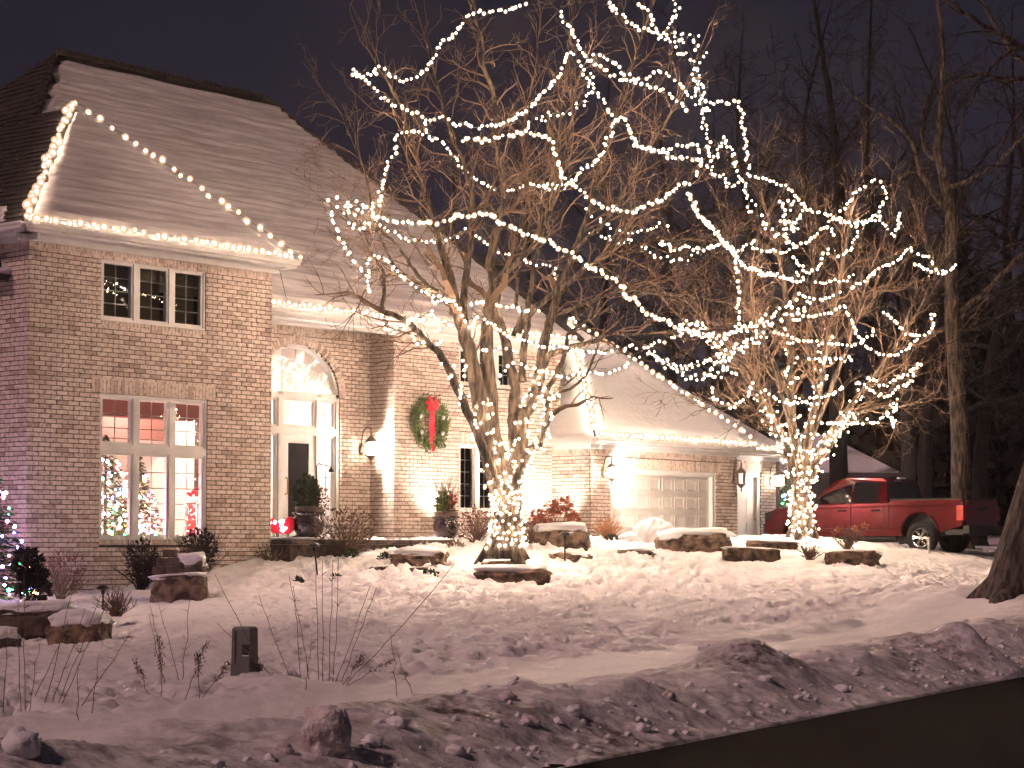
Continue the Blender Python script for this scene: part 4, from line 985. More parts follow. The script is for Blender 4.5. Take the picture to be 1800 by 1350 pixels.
# ------------------------------------------------------------------ small garden things
c = P(430, 1196, 21); c.z = gz(c.x, c.y)-.03; t = thing('utility_pedestal', 'grey green plastic utility pedestal standing in the smooth snow', 'utility box', c)
yaw = rad(-18); Rz = Matrix.Rotation(yaw, 3, 'Z'); f = lambda x, y, z: c+Rz @ Vector((x, y, z))
b = MB(); b.box(f, -.105, .105, -.105, .105, 0, .20); b.build('base', M['pedestal'], t)
b = MB(); b.hexa([f(-.1,-.1,.20), f(.1,-.1,.20), f(.1,.1,.20), f(-.1,.1,.20), f(-.095,-.095,.55), f(.095,-.095,.55), f(.095,.095,.55), f(-.095,.095,.55)])
b.hexa([f(-.095,-.095,.55), f(.095,-.095,.55), f(.095,.095,.55), f(-.095,.095,.55), f(-.08,-.08,.572), f(.08,-.08,.572), f(.08,.08,.572), f(-.08,.08,.572)]); b.build('cover', M['pedestal'], t)
b = MB(); b.box(f, -.06, -.052, -.104, -.099, .02, .53); b.build('seam', M['metalgrey'], t)
b = MB(); b.box(f, .02, .09, -.104, -.098, .30, .40); b.build('sticker', M['metalgrey'], t)
b = MB(); b.box(f, .02, .09, -.1045, -.1, .285, .295); b.build('label_strip', M['trim'], t)
c2 = f(.15, -.06, 0); b = MB(); b.lathe(c2, [(.065,0),(.065,.17),(.075,.18),(.075,.205),(.03,.215)], 14); o = b.build('ground_cap', M['metalgrey'], loc=c2); tag(o, 'short round dark cap standing right of the utility pedestal', 'service cap')
def pathlight(label, px, py0, py1, Y, lean=0):
    c = P(px, py1, Y); h = (py1-py0)*Y/FPX; t = thing('path_light', label, 'path light', c, 'black path lights'); top = c+Vector((lean, 0, h))
    b = MB(); b.tube([c-Vector((0,0,.1)), top], .016, 6); b.build('stake', M['black'], t)
    b = MB(); b.lathe(top, [(.03,-.12),(.035,-.06),(.05,-.05),(.12,-.03),(.10,.01),(.02,.05)], 10); b.build('hood', M['black'], t)
pathlight('black hooded path light in snow before the tree trunk', 993, 938, 1003, 43.5)
pathlight('leaning black path light stake left of porch step', 560, 958, 1022, 42, -.09)
pathlight('thin dark garden stake behind the mossy left boulder', 181, 1032, 1064, 36)
c = P(1633, 975, 50.0); t = thing('drive_marker', 'short pale marker post in snow before rear truck wheel', 'post', c)
b = MB(); b.tube([c-Vector((0,0,.1)), c+Vector((0,0,.42))], .03, 8); b.build('post', M['trim'], t); b = MB(); b.lathe(c+Vector((0,0,.42)), [(.05,0),(.055,.03),(.02,.06)], 8); b.build('cap', M['black'], t)
def shrub(name, label, px, py, Y, w, h, n=26, leaf=None, nleaf=0, lm='leafdry', tm='dry', spread=.45, seed=0, cat='shrub', r0=.012, ls=.06, group=None, kids=5):
    rr = random.Random(seed); c = P(px, py, Y); t = thing(name, label, cat, c, group)
    b = MB(); twigs(b, c-Vector((0,0,.05)), n, h*1.1, spread*w/h, r0, rr, kids); b.build('stems', M[tm], t)
    if nleaf: b = MB(); bush(b, c+Vector((0,0,h*.6)), w*.5, h*.5, nleaf, ls, rr, .2); b.build('leaves', M[lm], t)
    return t
shrub('bare_bush', 'dark upright bush left of the block stack under window', 250, 1032, 40.2, .62, .82, 50, nleaf=500, lm='darktwig', tm='darktwig', seed=1, ls=.07)
shrub('bare_bush', 'dark rounded bush at right corner of lit window', 349, 1012, 41.3, .7, .85, 60, nleaf=600, lm='darktwig', tm='darktwig', seed=2, ls=.07)
shrub('bare_bush', 'reddish leafy shrub low against brick at far left', 108, 1048, 38.6, 1.0, .75, 40, nleaf=260, lm='rust', seed=3)
shrub('bare_bush', 'wide airy bush with dried leaves before the porch wall', 606, 975, 44.6, 1.3, .95, 46, nleaf=520, lm='leafdry', seed=4, ls=.07, spread=.5)
shrub('bare_bush', 'brown leafed bush below windows left of lit trunk', 838, 952, 47.6, .75, .75, 40, nleaf=300, lm='rust', seed=5)
shrub('bare_bush', 'thin rusty bush left of the lit trunk base', 930, 955, 47.8, .55, .5, 24, nleaf=120, lm='rust', seed=6)
shrub('dry_grass', 'tan dry grass clump at garage corner under the lantern', 1068, 945, 50.6, .75, .5, 70, tm='tan', seed=7, cat='dry grass', nleaf=80, lm='tan')
shrub('bare_bush', 'small brushy dry plant in snow below the lit bush tree', 1424, 980, 46.6, .42, .32, 40, tm='dry', seed=8, nleaf=40)
shrub('bare_bush', 'pale twiggy plant on snow before truck door', 1490, 962, 47.6, .6, .45, 34, tm='dry', seed=9, nleaf=25, ls=.05)
shrub('bare_bush', 'fine leafless shrub in left bed behind mossy boulder', 205, 1078, 35, .55, .4, 40, tm='dry', seed=10)
shrub('bare_bush', 'tiny weed clump on snow slope left of dark pot', 476, 985, 43.6, .8, .35, 26, tm='dry', seed=12, nleaf=60, lm='dry')
for i, (px, py, Y, w, lab) in enumerate(((612,980,44,.45,'dark evergreen tuft poking through snow before porch'),(590,1025,41.8,.3,'black evergreen tuft in middle of left lawn'),(525,1030,41.5,.2,'smallest dark tuft near leaning stake'),
    (757,1016,42,.30,'green brown tuft below the rectangular block'),(800,963,46,.42,'dry brown tuft in front of the wreath pot'),(1075,952,50,.3,'green evergreen tuft in front of garage corner'),(676,985,44,.26,'green tuft left of rectangular stone block'),(1118,948,51,.3,'dark tuft left of the snow heap'))):
    c = P(px, py, Y); b = MB(); bush(b, c+Vector((0,0,.05)), w*.45, .09, 120, .07, random.Random(i), .6); o = b.build('evergreen_tuft', M['leafdry' if i in (4,) else 'evergreen']); tag(o, lab, 'plant', 'low tufts poking out of the snow')
# dried copper flower heads
c = P(972, 935, 48.2); t = thing('hydrangea', 'dried hydrangea with big copper flower heads by garage wall', 'shrub', c); rr = random.Random(3); b = MB(); heads = []
for px, py, r in ((985,888,.16),(996,886,.13),(970,890,.12),(1000,903,.10),(945,905,.12),(962,910,.12),(978,897,.11),(1009,912,.13),(948,915,.10)):
    q = P(px, py, 48.2); b.tube([c+Vector((rr.uniform(-.2,.2),0,-.05)), (c+q)/2+Vector((rr.uniform(-.1,.1),0,.05)), q], .01, 4); heads.append((q, r))
b.build('stems', M['dry'], t)
for q, r in heads:
    b = MB(); bush(b, q, r, r*.9, 90, .09, rr, 0); b.build('flower_head', M['copper'], t)
c = P(1515, 946, 47.8); t = thing('hydrangea', 'small pale dried flower heads on snow mound before truck', 'shrub', c); b = MB(); heads = []
for px, py, r in ((1503,930,.07),(1520,924,.08),(1512,936,.06),(1472,932,.05),(1497,943,.05)):
    q = P(px, py, 47.8); b.tube([c+Vector((rr.uniform(-.1,.1),0,-.05)), (c+q)/2, q], .007, 4); heads.append((q, r))
b.build('stems', M['dry'], t)
for q, r in heads: b = MB(); bush(b, q, r, r*.8, 40, .05, rr, 0); b.build('flower_head', M['tan'], t)

# tall dry weeds in the foreground
def weed(px0, py0, px1, py1, Y, bend=0, r=.004, plume=0, label=None, leaves=0):
    a = P(px0, py0, Y); a.z = gz(a.x, a.y)-.03; t_ = P(px1, py1, Y+R.uniform(-.4,.4)); m = (a+t_)/2+Vector((bend, 0, 0))
    pts = []
    for i in range(9):
        k = i/8; p = a*(1-k)**2+m*2*k*(1-k)+t_*k*k; pts.append(p+Vector((R.gauss(0,.006), 0, R.gauss(0,.003))) if 0 < i < 8 else p)
    t = thing('weed_stem', label, 'dry weed', a, 'tall dry weeds on the roadside')
    b = MB(); b.tube(pts, [r*(1-.55*i/8) for i in range(9)], 4)
    for k in range(leaves):
        p = pts[R.randint(2, 7)]; d = Vector((R.choice((-1,1))*R.uniform(.02,.06), 0, R.uniform(-.02,.05))); b.tube([p, p+d*.5+Vector((0,0,.008)), p+d], [r*.5, r*.45, r*.2], 3)
    b.build('stem', M['dry'], t)
    if plume:
        b = MB(); rr = random.Random(int(px0))
        for i in range(90):
            k = rr.uniform(.52, 1.0); j = min(7, int(k*8)); p = pts[j].lerp(pts[j+1], k*8-j); d = (pts[8]-pts[5]).normalized(); w = plume*(1-abs(k-.75)*1.4)
            q = p+Vector((rr.gauss(0,w), rr.gauss(0,w), rr.gauss(0,w*.6))); L = rr.uniform(.014,.03); sd = Vector((rr.gauss(0,.3), rr.gauss(0,.3), rr.gauss(0,.3)))
            dd = (d+sd).normalized()*L; s2 = dd.orthogonal().normalized()*L*.22
            b.add([q, q+dd*.5+s2, q+dd, q+dd*.5-s2], [(0,1,2,3)])
        b.build('seed_head', M['dry'], t)
    return t
WD = 'tall thin dry weed stem in the %s, '
stems = [ # px0,py0,px1,py1,Y,bend,label
(38,1215,30,1010,18.2,0,'straight grey stem left of the boulder cluster'),(46,1215,42,1005,18.3,0,'dry stem crossing the long dark boulder'),(76,1225,132,1010,18,.02,'stem leaning right across the mossy boulder'),
(97,1215,178,1045,18.1,.02,'stem leaning over the mossy boulder snow cap'),(90,1215,150,1070,18.2,0,'shorter stem leaning right by mossy boulder'),(106,1222,200,1040,18,-.03,'stem curving right toward the retaining stone'),
(48,1228,70,1130,17.6,0,'short stem at far left of smooth snow'),(5,1235,15,1090,17.4,0,'stem hugging the left picture edge'),(52,1212,120,1090,18.3,.04,'slanting stem among left cluster'),(140,1225,230,1110,17.8,.02,'low slanting stem pointing toward pedestal'),
(137,1252,138,1175,16.8,0,'pale short upright stem near left bottom'),(160,1240,176,1150,17.2,0,'faint short stem on smooth left snow'),(290,1195,262,1080,20.3,0,'upright stem left of pedestal bending left'),
(316,1195,278,1060,20.2,.02,'stem leaning left with dark seed head left of pedestal'),(318,1195,335,1030,20.4,.02,'faint stem curving right near pedestal'),(288,1195,264,1065,20.6,.03,'second stem left of pedestal leaning left'),
(474,1192,378,1010,20,.04,'long stem crossing in front of the pedestal'),(488,1195,382,1095,19.8,0,'shorter crossing stem behind pedestal cap'),
(530,1175,515,1030,20.5,.01,'curved stem at left of central cluster'),(545,1180,508,1010,20.6,.02,'tallest left stem of central cluster'),(560,1182,555,990,20.8,0,'straight central stem reaching toward porch'),
(568,1182,567,985,20.7,0,'straight stem right of the central one'),(578,1180,585,985,20.8,0,'tall stem leaning slightly right in central cluster'),(584,1180,595,980,20.6,.02,'rightmost tall stem of the central cluster'),
(586,1178,650,1030,20.3,.02,'stem fanning right from central cluster'),(598,1180,662,1032,20.4,-.01,'second stem fanning right from central cluster'),(604,1190,798,992,19.6,.06,'very long stem arching right across the lawn'),
(698,1210,685,1105,19.2,.01,'short stem standing alone right of cluster'),(732,1200,700,1150,19,-.02,'tiny hooked stem right of cluster'),(520,1185,455,1045,20.2,-.02,'thin arching stem between pedestal and cluster'),(535,1220,548,1120,18.8,0,'pale stub stem in front of cluster')]
for i, (a, b_, c, d, Y, bd, lab) in enumerate(stems): weed(a, b_, c, d, Y, bd, r=.0052, label=lab, leaves=8 if i % 2 else 3)
for a, b_, c, d, lab in ((270,1232,238,1160,'leaning plume grass leftmost of three seed heads'),(322,1232,362,1130,'feathery plume grass in front of lower left lawn'),(350,1235,402,1165,'plume grass leaning right toward pedestal'),(350,1238,348,1150,'short plume between two leaning seed heads'),(603,1210,690,1160,'feathery plume leaning right by the central cluster'),(600,1205,640,1150,'small plume beside the central cluster'),(285,1170,280,1120,'dark seed head floating above lawn left of pedestal')):
    weed(a, b_, c, d, 18.6 if a < 500 else 19.4, 0, r=.005, plume=.022, label=lab)

# ------------------------------------------------------------------ pickup truck
def truck():
    q = P(1693, 972, 52.6); psi = rad(39); F = Vector((-math.cos(psi), math.sin(psi), 0)); Sd = Vector((-math.sin(psi), -math.cos(psi), 0)); Z = Vector((0,0,1))
    o0 = Vector((q.x, q.y, 1.40))
    t = thing('pickup_truck', 'shiny red crew cab pickup truck parked on the driveway', 'truck', o0)
    f = lambda x, y, z: o0+F*x+Sd*y+Z*z           # x forward from tail, y toward viewer (0 = near side face), z up
    Wd = 2.0
    def arch(cx, r, n=10): return [(cx+r*math.cos(math.pi*i/n), .50+r*math.sin(math.pi*i/n)) for i in range(n+1)]
    def loft(mb, prof, ys):   # prof list of (x,z); ys list of (y, inset scale)
        n = len(prof); cx = sum(p[0] for p in prof)/n; cz = sum(p[1] for p in prof)/n; o = len(mb.v); vs = []
        for y, k in ys: vs += [f(x+(cx-x)*k*.15, y, z-(z-.5)*k*.12 if z > .9 else z) for x, z in prof]
        fs = [tuple(range(n))]+[(i*n+j, i*n+(j+1)%n, (i+1)*n+(j+1)%n, (i+1)*n+j) for i in range(len(ys)-1) for j in range(n)]+[tuple(range((len(ys)-1)*n, len(ys)*n))[::-1]]
        mb.add(vs, fs)
    # lower body with wheel arches
    low = [(.05,.62),(.62,.50)]+arch(1.18,.50)[::-1][:0]
    bodyp = [(.02,.72),(.02,1.30),(.05,1.36),(2.0,1.36),(2.05,1.33),(2.12,1.30),(4.35,1.27),(4.45,1.28),(5.4,1.20),(5.72,1.10),(5.80,.95),(5.80,.62),(5.55,.50)]
    lowp = [(5.18-.0,.50)]+[(4.72+.49*math.cos(a), .52+.49*math.sin(a)) for a in [math.pi*i/10 for i in range(11)]]+[(4.20,.46),(1.72,.46)]+[(1.20+.50*math.cos(a), .52+.50*math.sin(a)) for a in [math.pi*i/10 for i in range(11)]]+[(.62,.55)]
    prof = bodyp+lowp[1:]
    b = MB(); loft(b, prof, [(-.02,.12),(-.0,.0),(.0,.0)][:0] or [(-.05,.05),(0,0)][:0] or [(-Wd,.0),(-Wd+.03,-.02),(-.03,-.02),(0,0)]); b.build('body', M['paint'], t)
    # side crease, shoulder highlights
    b = MB(); b.tube([f(.1,.012,1.22), f(2.0,.016,1.22), f(4.3,.016,1.18), f(5.5,.01,1.10)], .018, 5); b.tube([f(1.75,.01,.66), f(4.2,.01,.66)], .022, 5); b.build('crease', M['paint'], t)
    for cx in (1.20, 4.72):
        b = MB(); pts = [f(cx+.53*math.cos(a), .012, .52+.53*math.sin(a)) for a in [math.pi*i/14 for i in range(15)]]; b.tube(pts, .028, 6); b.build('wheel_arch', M['paint'], t)
        b = MB(); b.box(f, cx-.47, cx+.47, -.5, -.3, .45, 1.0); b.build('wheel_well', M['plastic'], t)
    # cab
    cab = [(2.12,1.30),(2.22,1.86),(2.35,1.95),(3.45,1.97),(3.75,1.90),(4.42,1.30)]
    ci = [(x, z) for x, z in cab]
    b = MB()
    def ring(y, k): return [f(x, y-(0 if z < 1.4 else .16*k), z) for x, z in cab]
    o1, o2 = ring(-.02, 1), [f(x, -Wd+.02+(0 if z < 1.4 else .16), z) for x, z in cab]
    n = len(cab); b.add(o1+o2, [tuple(range(n))]+[(i, (i+1)%n, n+(i+1)%n, n+i) for i in range(n)]+[tuple(range(n, 2*n))[::-1]]); b.build('cab', M['paint'], t)
    def ys(z): return -.02-.16*(max(0, z-1.30)/.56 if z < 1.86 else 1)
    def sidepoly(pts, d): return [f(x, ys(z)+d, z) for x, z in pts]
    for pts in ([(2.40,1.335),(2.44,1.84),(3.15,1.875),(3.15,1.335)], [(3.21,1.335),(3.21,1.875),(3.68,1.85),(4.27,1.335)]):
        b = MB(); b.prism(sidepoly(pts, .012), -Sd*.01); b.build('side_window', M['autoglass'], t)
    b = MB(); b.prism([f(2.12,-.14,1.34), f(2.215,-.24,1.87), f(2.215,-Wd+.24,1.87), f(2.12,-Wd+.14,1.34)], -F*.012); b.build('rear_window', M['autoglass'], t)
    b = MB(); b.prism([f(4.40,-.16,1.335), f(3.80,-.28,1.87), f(3.80,-Wd+.28,1.87), f(4.40,-Wd+.16,1.335)], F*.012); b.build('windscreen', M['autoglass'], t)
    b = MB(); b.box(f, 2.22, 2.30, -1.15, -.85, 1.945, 1.985); b.build('brake_light', M['trim'], t)
    # doors: handles, gaps
    for x0, x1 in ((2.22, 3.18), (3.20, 4.28)):
        b = MB(); b.tube([f(x0,.004,.60), f(x0,.004,1.34)], .006, 4); b.tube([f(x1,.004,.60), f(x1,.004,1.34)], .006, 4); b.tube([f(x0,.004,.60), f(x1,.004,.60)], .006, 4)
        d = b.build('door', M['plastic'], t)
        b = MB(); b.tube([f(x0+.12,.0,1.12), f(x0+.14,.04,1.12), f(x0+.34,.04,1.12), f(x0+.36,.0,1.12)], .022, 6); b.build('handle', M['plastic'], d)
    b = MB(); b.tube([f(2.08,.004,.50), f(2.08,.004,1.34)], .008, 4); b.build('bed_gap', M['plastic'], t)
    b = MB(); b.blob(f(4.12,.20,1.42), (.1,.13,.12), amp=0, sub=2, power=.6); b.tube([f(4.12,0,1.36), f(4.12,.14,1.38)], .03, 5); b.build('mirror', M['plastic'], t)
    # bed cover, tailgate, bumper
    b = MB(); b.box(f, .10, 2.06, -Wd+.08, -.08, 1.362, 1.39); b.build('bed_cover', M['plastic'], t)
    b = MB(); b.tube([f(.05,-.03,1.385), f(2.05,-.03,1.385)], .03, 6); b.tube([f(.05,-Wd+.03,1.385), f(2.05,-Wd+.03,1.385)], .03, 6); b.build('bed_rail', M['plastic'], t)
    b = MB(); b.box(f, -.03, .0, -Wd+.17, -.17, .72, 1.36); b.box(f, -.045, -.031, -Wd+.3, -.3, 1.22, 1.34); tg = b.build('tailgate', mat('dark_red_paint', (.16,.006,.012), .3, .3, coat=1), t)
    b = MB(); b.box(f, -.06, -.046, -1.2, -.8, 1.10, 1.18); b.build('handle', M['plastic'], tg)
    for y0, y1 in ((-.16, .012), (-Wd-.012, -Wd+.16)):
        b = MB(); b.box(f, -.02, .17, y0, y1, .84, 1.22); b.build('tail_light', M['tail'], t)
    b = MB(); b.box(f, -.16, -.0, -Wd+.02, -.02, .52, .71); b.box(f, .0, .5, -Wd+.05, -.03, .48, .62); b.build('rear_bumper', M['plastic'], t)
    b = MB(); b.box(f, 5.60, 5.86, -Wd+.03, -.03, .50, .80); b.build('front_bumper', M['plastic'], t)
    b = MB(); b.box(f, 5.58, 5.79, -.32, .008, .92, 1.10); b.build('headlight', M['autoglass'], t)
    b = MB(); b.box(f, 1.7, 4.2, -Wd+.2, -.2, .30, .47); b.build('chassis', M['plastic'], t)
    b = MB(); b.tube([f(1.9,-.05,.40), f(4.1,-.05,.40)], .05, 6); b.build('side_step', M['plastic'], t)
    def wheel(cx, y, sgn):
        c = f(cx, y, .415); b = MB(); pr = [(.24,.0),(.385,.0),(.41,.03),(.415,.10),(.415,.19),(.39,.24),(.24,.24)]
        ring = lambda r, k, a: c+(F*math.cos(a)+Z*math.sin(a))*r-Sd*sgn*k
        n = 28; vs = [ring(r, k, 2*math.pi*j/n) for r, k in pr for j in range(n)]; m_ = len(pr)
        b.add(vs, [(i*n+j, i*n+(j+1)%n, ((i+1)%m_)*n+(j+1)%n, ((i+1)%m_)*n+j) for i in range(m_) for j in range(n)])
        w = b.build('wheel', M['tyre'], t, smooth=True)
        b = MB()
        b.tube([ring(.238, .02, 2*math.pi*j/24) for j in range(25)], .026, 6)
        for k in range(6):
            for da in (-.16, .16): b.tube([ring(.05, .0, 2*math.pi*k/6), ring(.235, .02, 2*math.pi*k/6+da)], .024, 4)
        b.tube([c-Sd*sgn*.05, c+Sd*sgn*.015], .055, 10); b.build('rim', M['alloy'], w)
        b = MB(); b.tube([c-Sd*sgn*.12, c-Sd*sgn*.1], .235, 20); b.build('brake', M['black'], w)
    for cx in (1.20, 4.72): wheel(cx, -.03, 1); wheel(cx, -Wd+.03, -1)
truck()

# ------------------------------------------------------------------ trees
def sprout(mb, p, d, L, r, level, rr, dens, sides=(5,4,3), up=.10, droop=0, maxlev=3, rmin=.0055, gnarl=1.0):
    """one branch with its own side branches"""
    n = 6 if level < 2 else 4
    pts = [Vector(p)]; dd = Vector(d).normalized(); wob = (.20 if level < 2 else .17)*gnarl
    for i in range(n):
        dd = (dd+Vector((rr.gauss(0,wob), rr.gauss(0,wob), rr.gauss(0,wob)+up))).normalized(); pts.append(pts[-1]+dd*L/n)
    mb.tube(pts, [max(rmin, r*(1-.75*i/n)) for i in range(n+1)], sides[min(level, len(sides)-1)], False)
    if level >= maxlev: return pts
    k = max(1, int(L*dens[min(level, len(dens)-1)]))
    for i in range(k):
        t = rr.uniform(.18, 1.0)*n; j = min(n-1, int(t)); q = pts[j].lerp(pts[j+1], t-j); ax = (pts[j+1]-pts[j]).normalized()
        o_ = ax.orthogonal().normalized(); a = rr.uniform(0, 6.283); o_ = o_*math.cos(a)+ax.cross(o_)*math.sin(a)
        ang = rr.uniform(.45, 1.0)
        sprout(mb, q, ax*math.cos(ang)+o_*math.sin(ang), L*rr.uniform(.28, .52), max(rmin*1.2, r*(1-.7*t/n)*.55), level+1, rr, dens, sides, up, droop, maxlev, rmin, gnarl)
    return pts
def smooth_path(pts, n=4, jit=0, rr=None):
    pts = [Vector(p) for p in pts]; out = []
    for i in range(len(pts)-1):
        p0, p1, p2, p3 = pts[max(i-1,0)], pts[i], pts[i+1], pts[min(i+2, len(pts)-1)]
        for k in range(n):
            t = k/n; q = .5*((2*p1)+(p2-p0)*t+(2*p0-5*p1+4*p2-p3)*t*t+(3*p1-p0-3*p2+p3)*t**3)
            if jit and rr: q = q+Vector((rr.gauss(0,jit), rr.gauss(0,jit), rr.gauss(0,jit)))
            out.append(q)
    return out+[pts[-1]]
def limbtree(name, label, base, trunk_pts, trunk_r, limbs, mb_bark, mb_twig, seed, dens, kid_L, kid_every, up=.1, start=.3, group=None, maxlev=3, crown='crown', rmin=.0055, gnarl=1.0):
    rr = random.Random(seed); t = thing(name, label, 'tree', base, group)
    b = MB(); b.tube(trunk_pts, trunk_r, 14)
    # root flare
    b0 = Vector(trunk_pts[0])
    for k in range(5):
        a = k*1.257+.4; d = Vector((math.cos(a), math.sin(a), 0)); b.tube([b0+Vector((0,0,.45))+d*.1*trunk_r[0]/.3, b0+Vector((0,0,.12))+d*trunk_r[0]*1.0, b0-Vector((0,0,.12))+d*trunk_r[0]*1.6], [trunk_r[0]*.5, trunk_r[0]*.4, trunk_r[0]*.25], 6, False)
    b.build('trunk', M[mb_bark], t, smooth=True)
    tw = MB(); paths = []
    for L_ in limbs:
        pts, r0, r1 = L_[:3]; p = smooth_path(pts, 4, .012, rr); n = len(p); paths.append((p, r0, r1))
        lb = MB(); lb.tube(p, [r0+(r1-r0)*i/(n-1) for i in range(n)], 8 if r0 > .05 else 6, False); lb.build('limb', M[mb_bark], t, smooth=True)
        tot = sum((p[i+1]-p[i]).length for i in range(n-1)); st_ = L_[3] if len(L_) > 3 else start; acc = 0; nxt = tot*st_
        for i in range(n-1):
            seg = (p[i+1]-p[i]).length
            while acc+seg > nxt:
                k = (nxt-acc)/seg; q = p[i].lerp(p[i+1], k); ax = (p[i+1]-p[i]).normalized(); o_ = ax.orthogonal().normalized(); a = rr.uniform(0, 6.283); o_ = o_*math.cos(a)+ax.cross(o_)*math.sin(a)
                f_ = nxt/tot; ang = rr.uniform(.5, 1.1)*(1-.4*f_); LL = kid_L*rr.uniform(.5, 1.15)*(1.15-.55*f_); r = (r0+(r1-r0)*f_)*.55
                sprout(tw, q, ax*math.cos(ang)+o_*math.sin(ang), LL, max(.011, min(r, .03)), 1, rr, dens, up=up, maxlev=maxlev, rmin=rmin, gnarl=gnarl)
                nxt += kid_every*rr.uniform(.6, 1.4)
            acc += seg
        # leader
        sprout(tw, p[-1], (p[-1]-p[-2]), kid_L*.9, max(.011, r1), 1, rr, dens, up=up, maxlev=maxlev, rmin=rmin, gnarl=gnarl)
    o = tw.build(crown, M[mb_twig], t)
    return t, paths
def PL(pts, Y0, Y1):
    n = len(pts)-1
    return [P(x, y, Y0+(Y1-Y0)*(i/n)) for i, (x, y) in enumerate(pts)]
z1 = lambda L: [(560+x/3.6, y/3.6) for x, y in L]
z2 = lambda L: [(900+x/3.6, y/3.6) for x, y in L]
z3 = lambda L: [(560+x/3.6, 300+y/3.6) for x, y in L]
z4 = lambda L: [(900+x/3.6, 300+y/3.6) for x, y in L]
z5 = lambda L: [(1200+x/3, 270+y/3) for x, y in L]
z7 = lambda L: [(1300+x/3.6, 700+y/3.6) for x, y in L]
# the big lit tree
Y1 = 43.0
PL1 = lambda a, y0, y1: PL(a, y0-1.6, y1-1.6)
T1 = [P(886, 985, Y1), P(889, 960, Y1), P(891, 925, Y1), P(893, 890, Y1), P(893, 860, Y1)]
q = 1
l1 = [
 (PL1([(890,905),(868,830),(848,740),(832,650),(815,580),(805,550)], 44.6, 44.2), .20, .12, .75),
 (PL1([(805,550),(797,512),(780,450),(770,420),(765,390),(745,330),(728,260),(700,180),(660,110)], 44.2, 43.5), .105, .02, .2),
 (PL1([(872,850),(850,790),(812,700),(790,650),(770,620),(735,585),(710,560),(672,548)], 44.5, 42.8), .10, .055, .6),
 (PL1([(672,548),(675,485),(668,470),(655,450),(640,405),(618,365)], 42.8, 42.0), .045, .01, .2),
 (PL1([(805,560),(787,532),(774,514),(750,505),(727,492),(700,483),(675,486)], 44.2, 42.9), .06, .025, .2),
 (PL1([(752,503),(721,464),(699,433),(671,411),(629,403),(585,370)], 43.6, 42.4), .045, .01, .2),
 (PL1([(895,880),(875,800),(866,758),(863,699),(857,640),(857,578),(863,536)], 44.6, 44.8), .18, .12, .9),
 (PL1([(863,536),(868,494),(862,467),(868,430),(873,400),(882,369),(886,328),(882,300),(874,264),(868,167),(849,117),(851,83),(838,42),(829,-20)], 44.8, 44.4), .11, .022, .25),
 (PL1([(866,500),(888,478),(912,460),(950,410),(975,350),(990,290),(1000,230),(1015,150)], 44.8, 43.2), .075, .015, .25),
 (PL1([(820,590),(815,540),(820,480),(828,420),(830,350),(815,290),(790,230),(770,150),(745,60)], 44.6, 45.6), .09, .016, .3),
 (PL1([(897,880),(907,800),(903,740),(907,684),(895,640),(890,600),(871,545)], 44.7, 45.4), .16, .09, .8),
 (PL1([(871,545),(880,500),(905,440),(920,380),(925,300),(922,220),(940,130),(950,30)], 45.4, 46.6), .08, .016, .2),
 (PL1([(904,589),(915,555),(907,530),(910,494),(913,467),(930,400),(960,330),(985,250)], 45.2, 46.6), .055, .014, .3),
 (PL1([(900,870),(915,790),(919,738),(937,699),(946,670),(952,640),(954,614),(963,578),(974,544),(979,517)], 44.6, 45.4), .15, .085, .85),
 (PL1([(979,517),(1010,440),(1040,360),(1060,280),(1090,180),(1130,60),(1150,-20)], 45.4, 46.2), .075, .015, .2),
 (PL1([(910,583),(932,550),(957,528),(985,505),(1010,489),(1032,472),(1080,430),(1130,380),(1200,330),(1260,310)], 45.2, 44.2), .075, .012, .3),
 (PL1([(918,672),(921,605),(929,564),(927,536),(935,508),(939,467),(960,380),(975,300),(985,200),(1000,100),(1010,-10)], 45, 46), .08, .015, .35),
 (PL1([(979,520),(1030,470),(1090,440),(1150,420),(1210,420),(1280,410)], 45.4, 46.6), .06, .012, .2),
 (PL1([(942,671),(964,627),(992,615),(1039,602),(1072,588),(1110,588),(1200,582),(1290,578)], 45, 44.0), .085, .014, .35),
 (PL1([(957,700),(969,671),(992,624),(1000,588),(1030,565),(1090,530),(1150,500),(1220,480)], 44.9, 45.8), .06, .012, .35),
 (PL1([(900,870),(922,806),(946,782),(958,753),(967,700),(981,690)], 44.4, 43.8), .10, .04, .95),
 (PL1([(930,795),(950,770),(968,735),(982,720)], 44.9, 45.3), .06, .05, 1.0),
 (PL1([(960,560),(1040,530),(1100,510),(1190,520),(1260,530)], 45.4, 43.6), .05, .012, .2),
 (PL1([(700,480),(660,400),(640,300),(600,200)], 43.2, 43.6), .03, .008, .2),
 (PL1([(1010,440),(1070,380),(1130,280),(1190,180),(1230,90)], 45.4, 44.4), .05, .012, .2),
]
tree1, paths1 = limbtree('bare_tree', 'large multi stemmed bare tree wrapped and draped in warm white lights', T1[0], T1, [.36,.33,.31,.30,.27], l1, 'bark', 'twig', 21, (0, 3.6, 5.2), 1.8, .21, up=.05, gnarl=1.25, rmin=.0048)
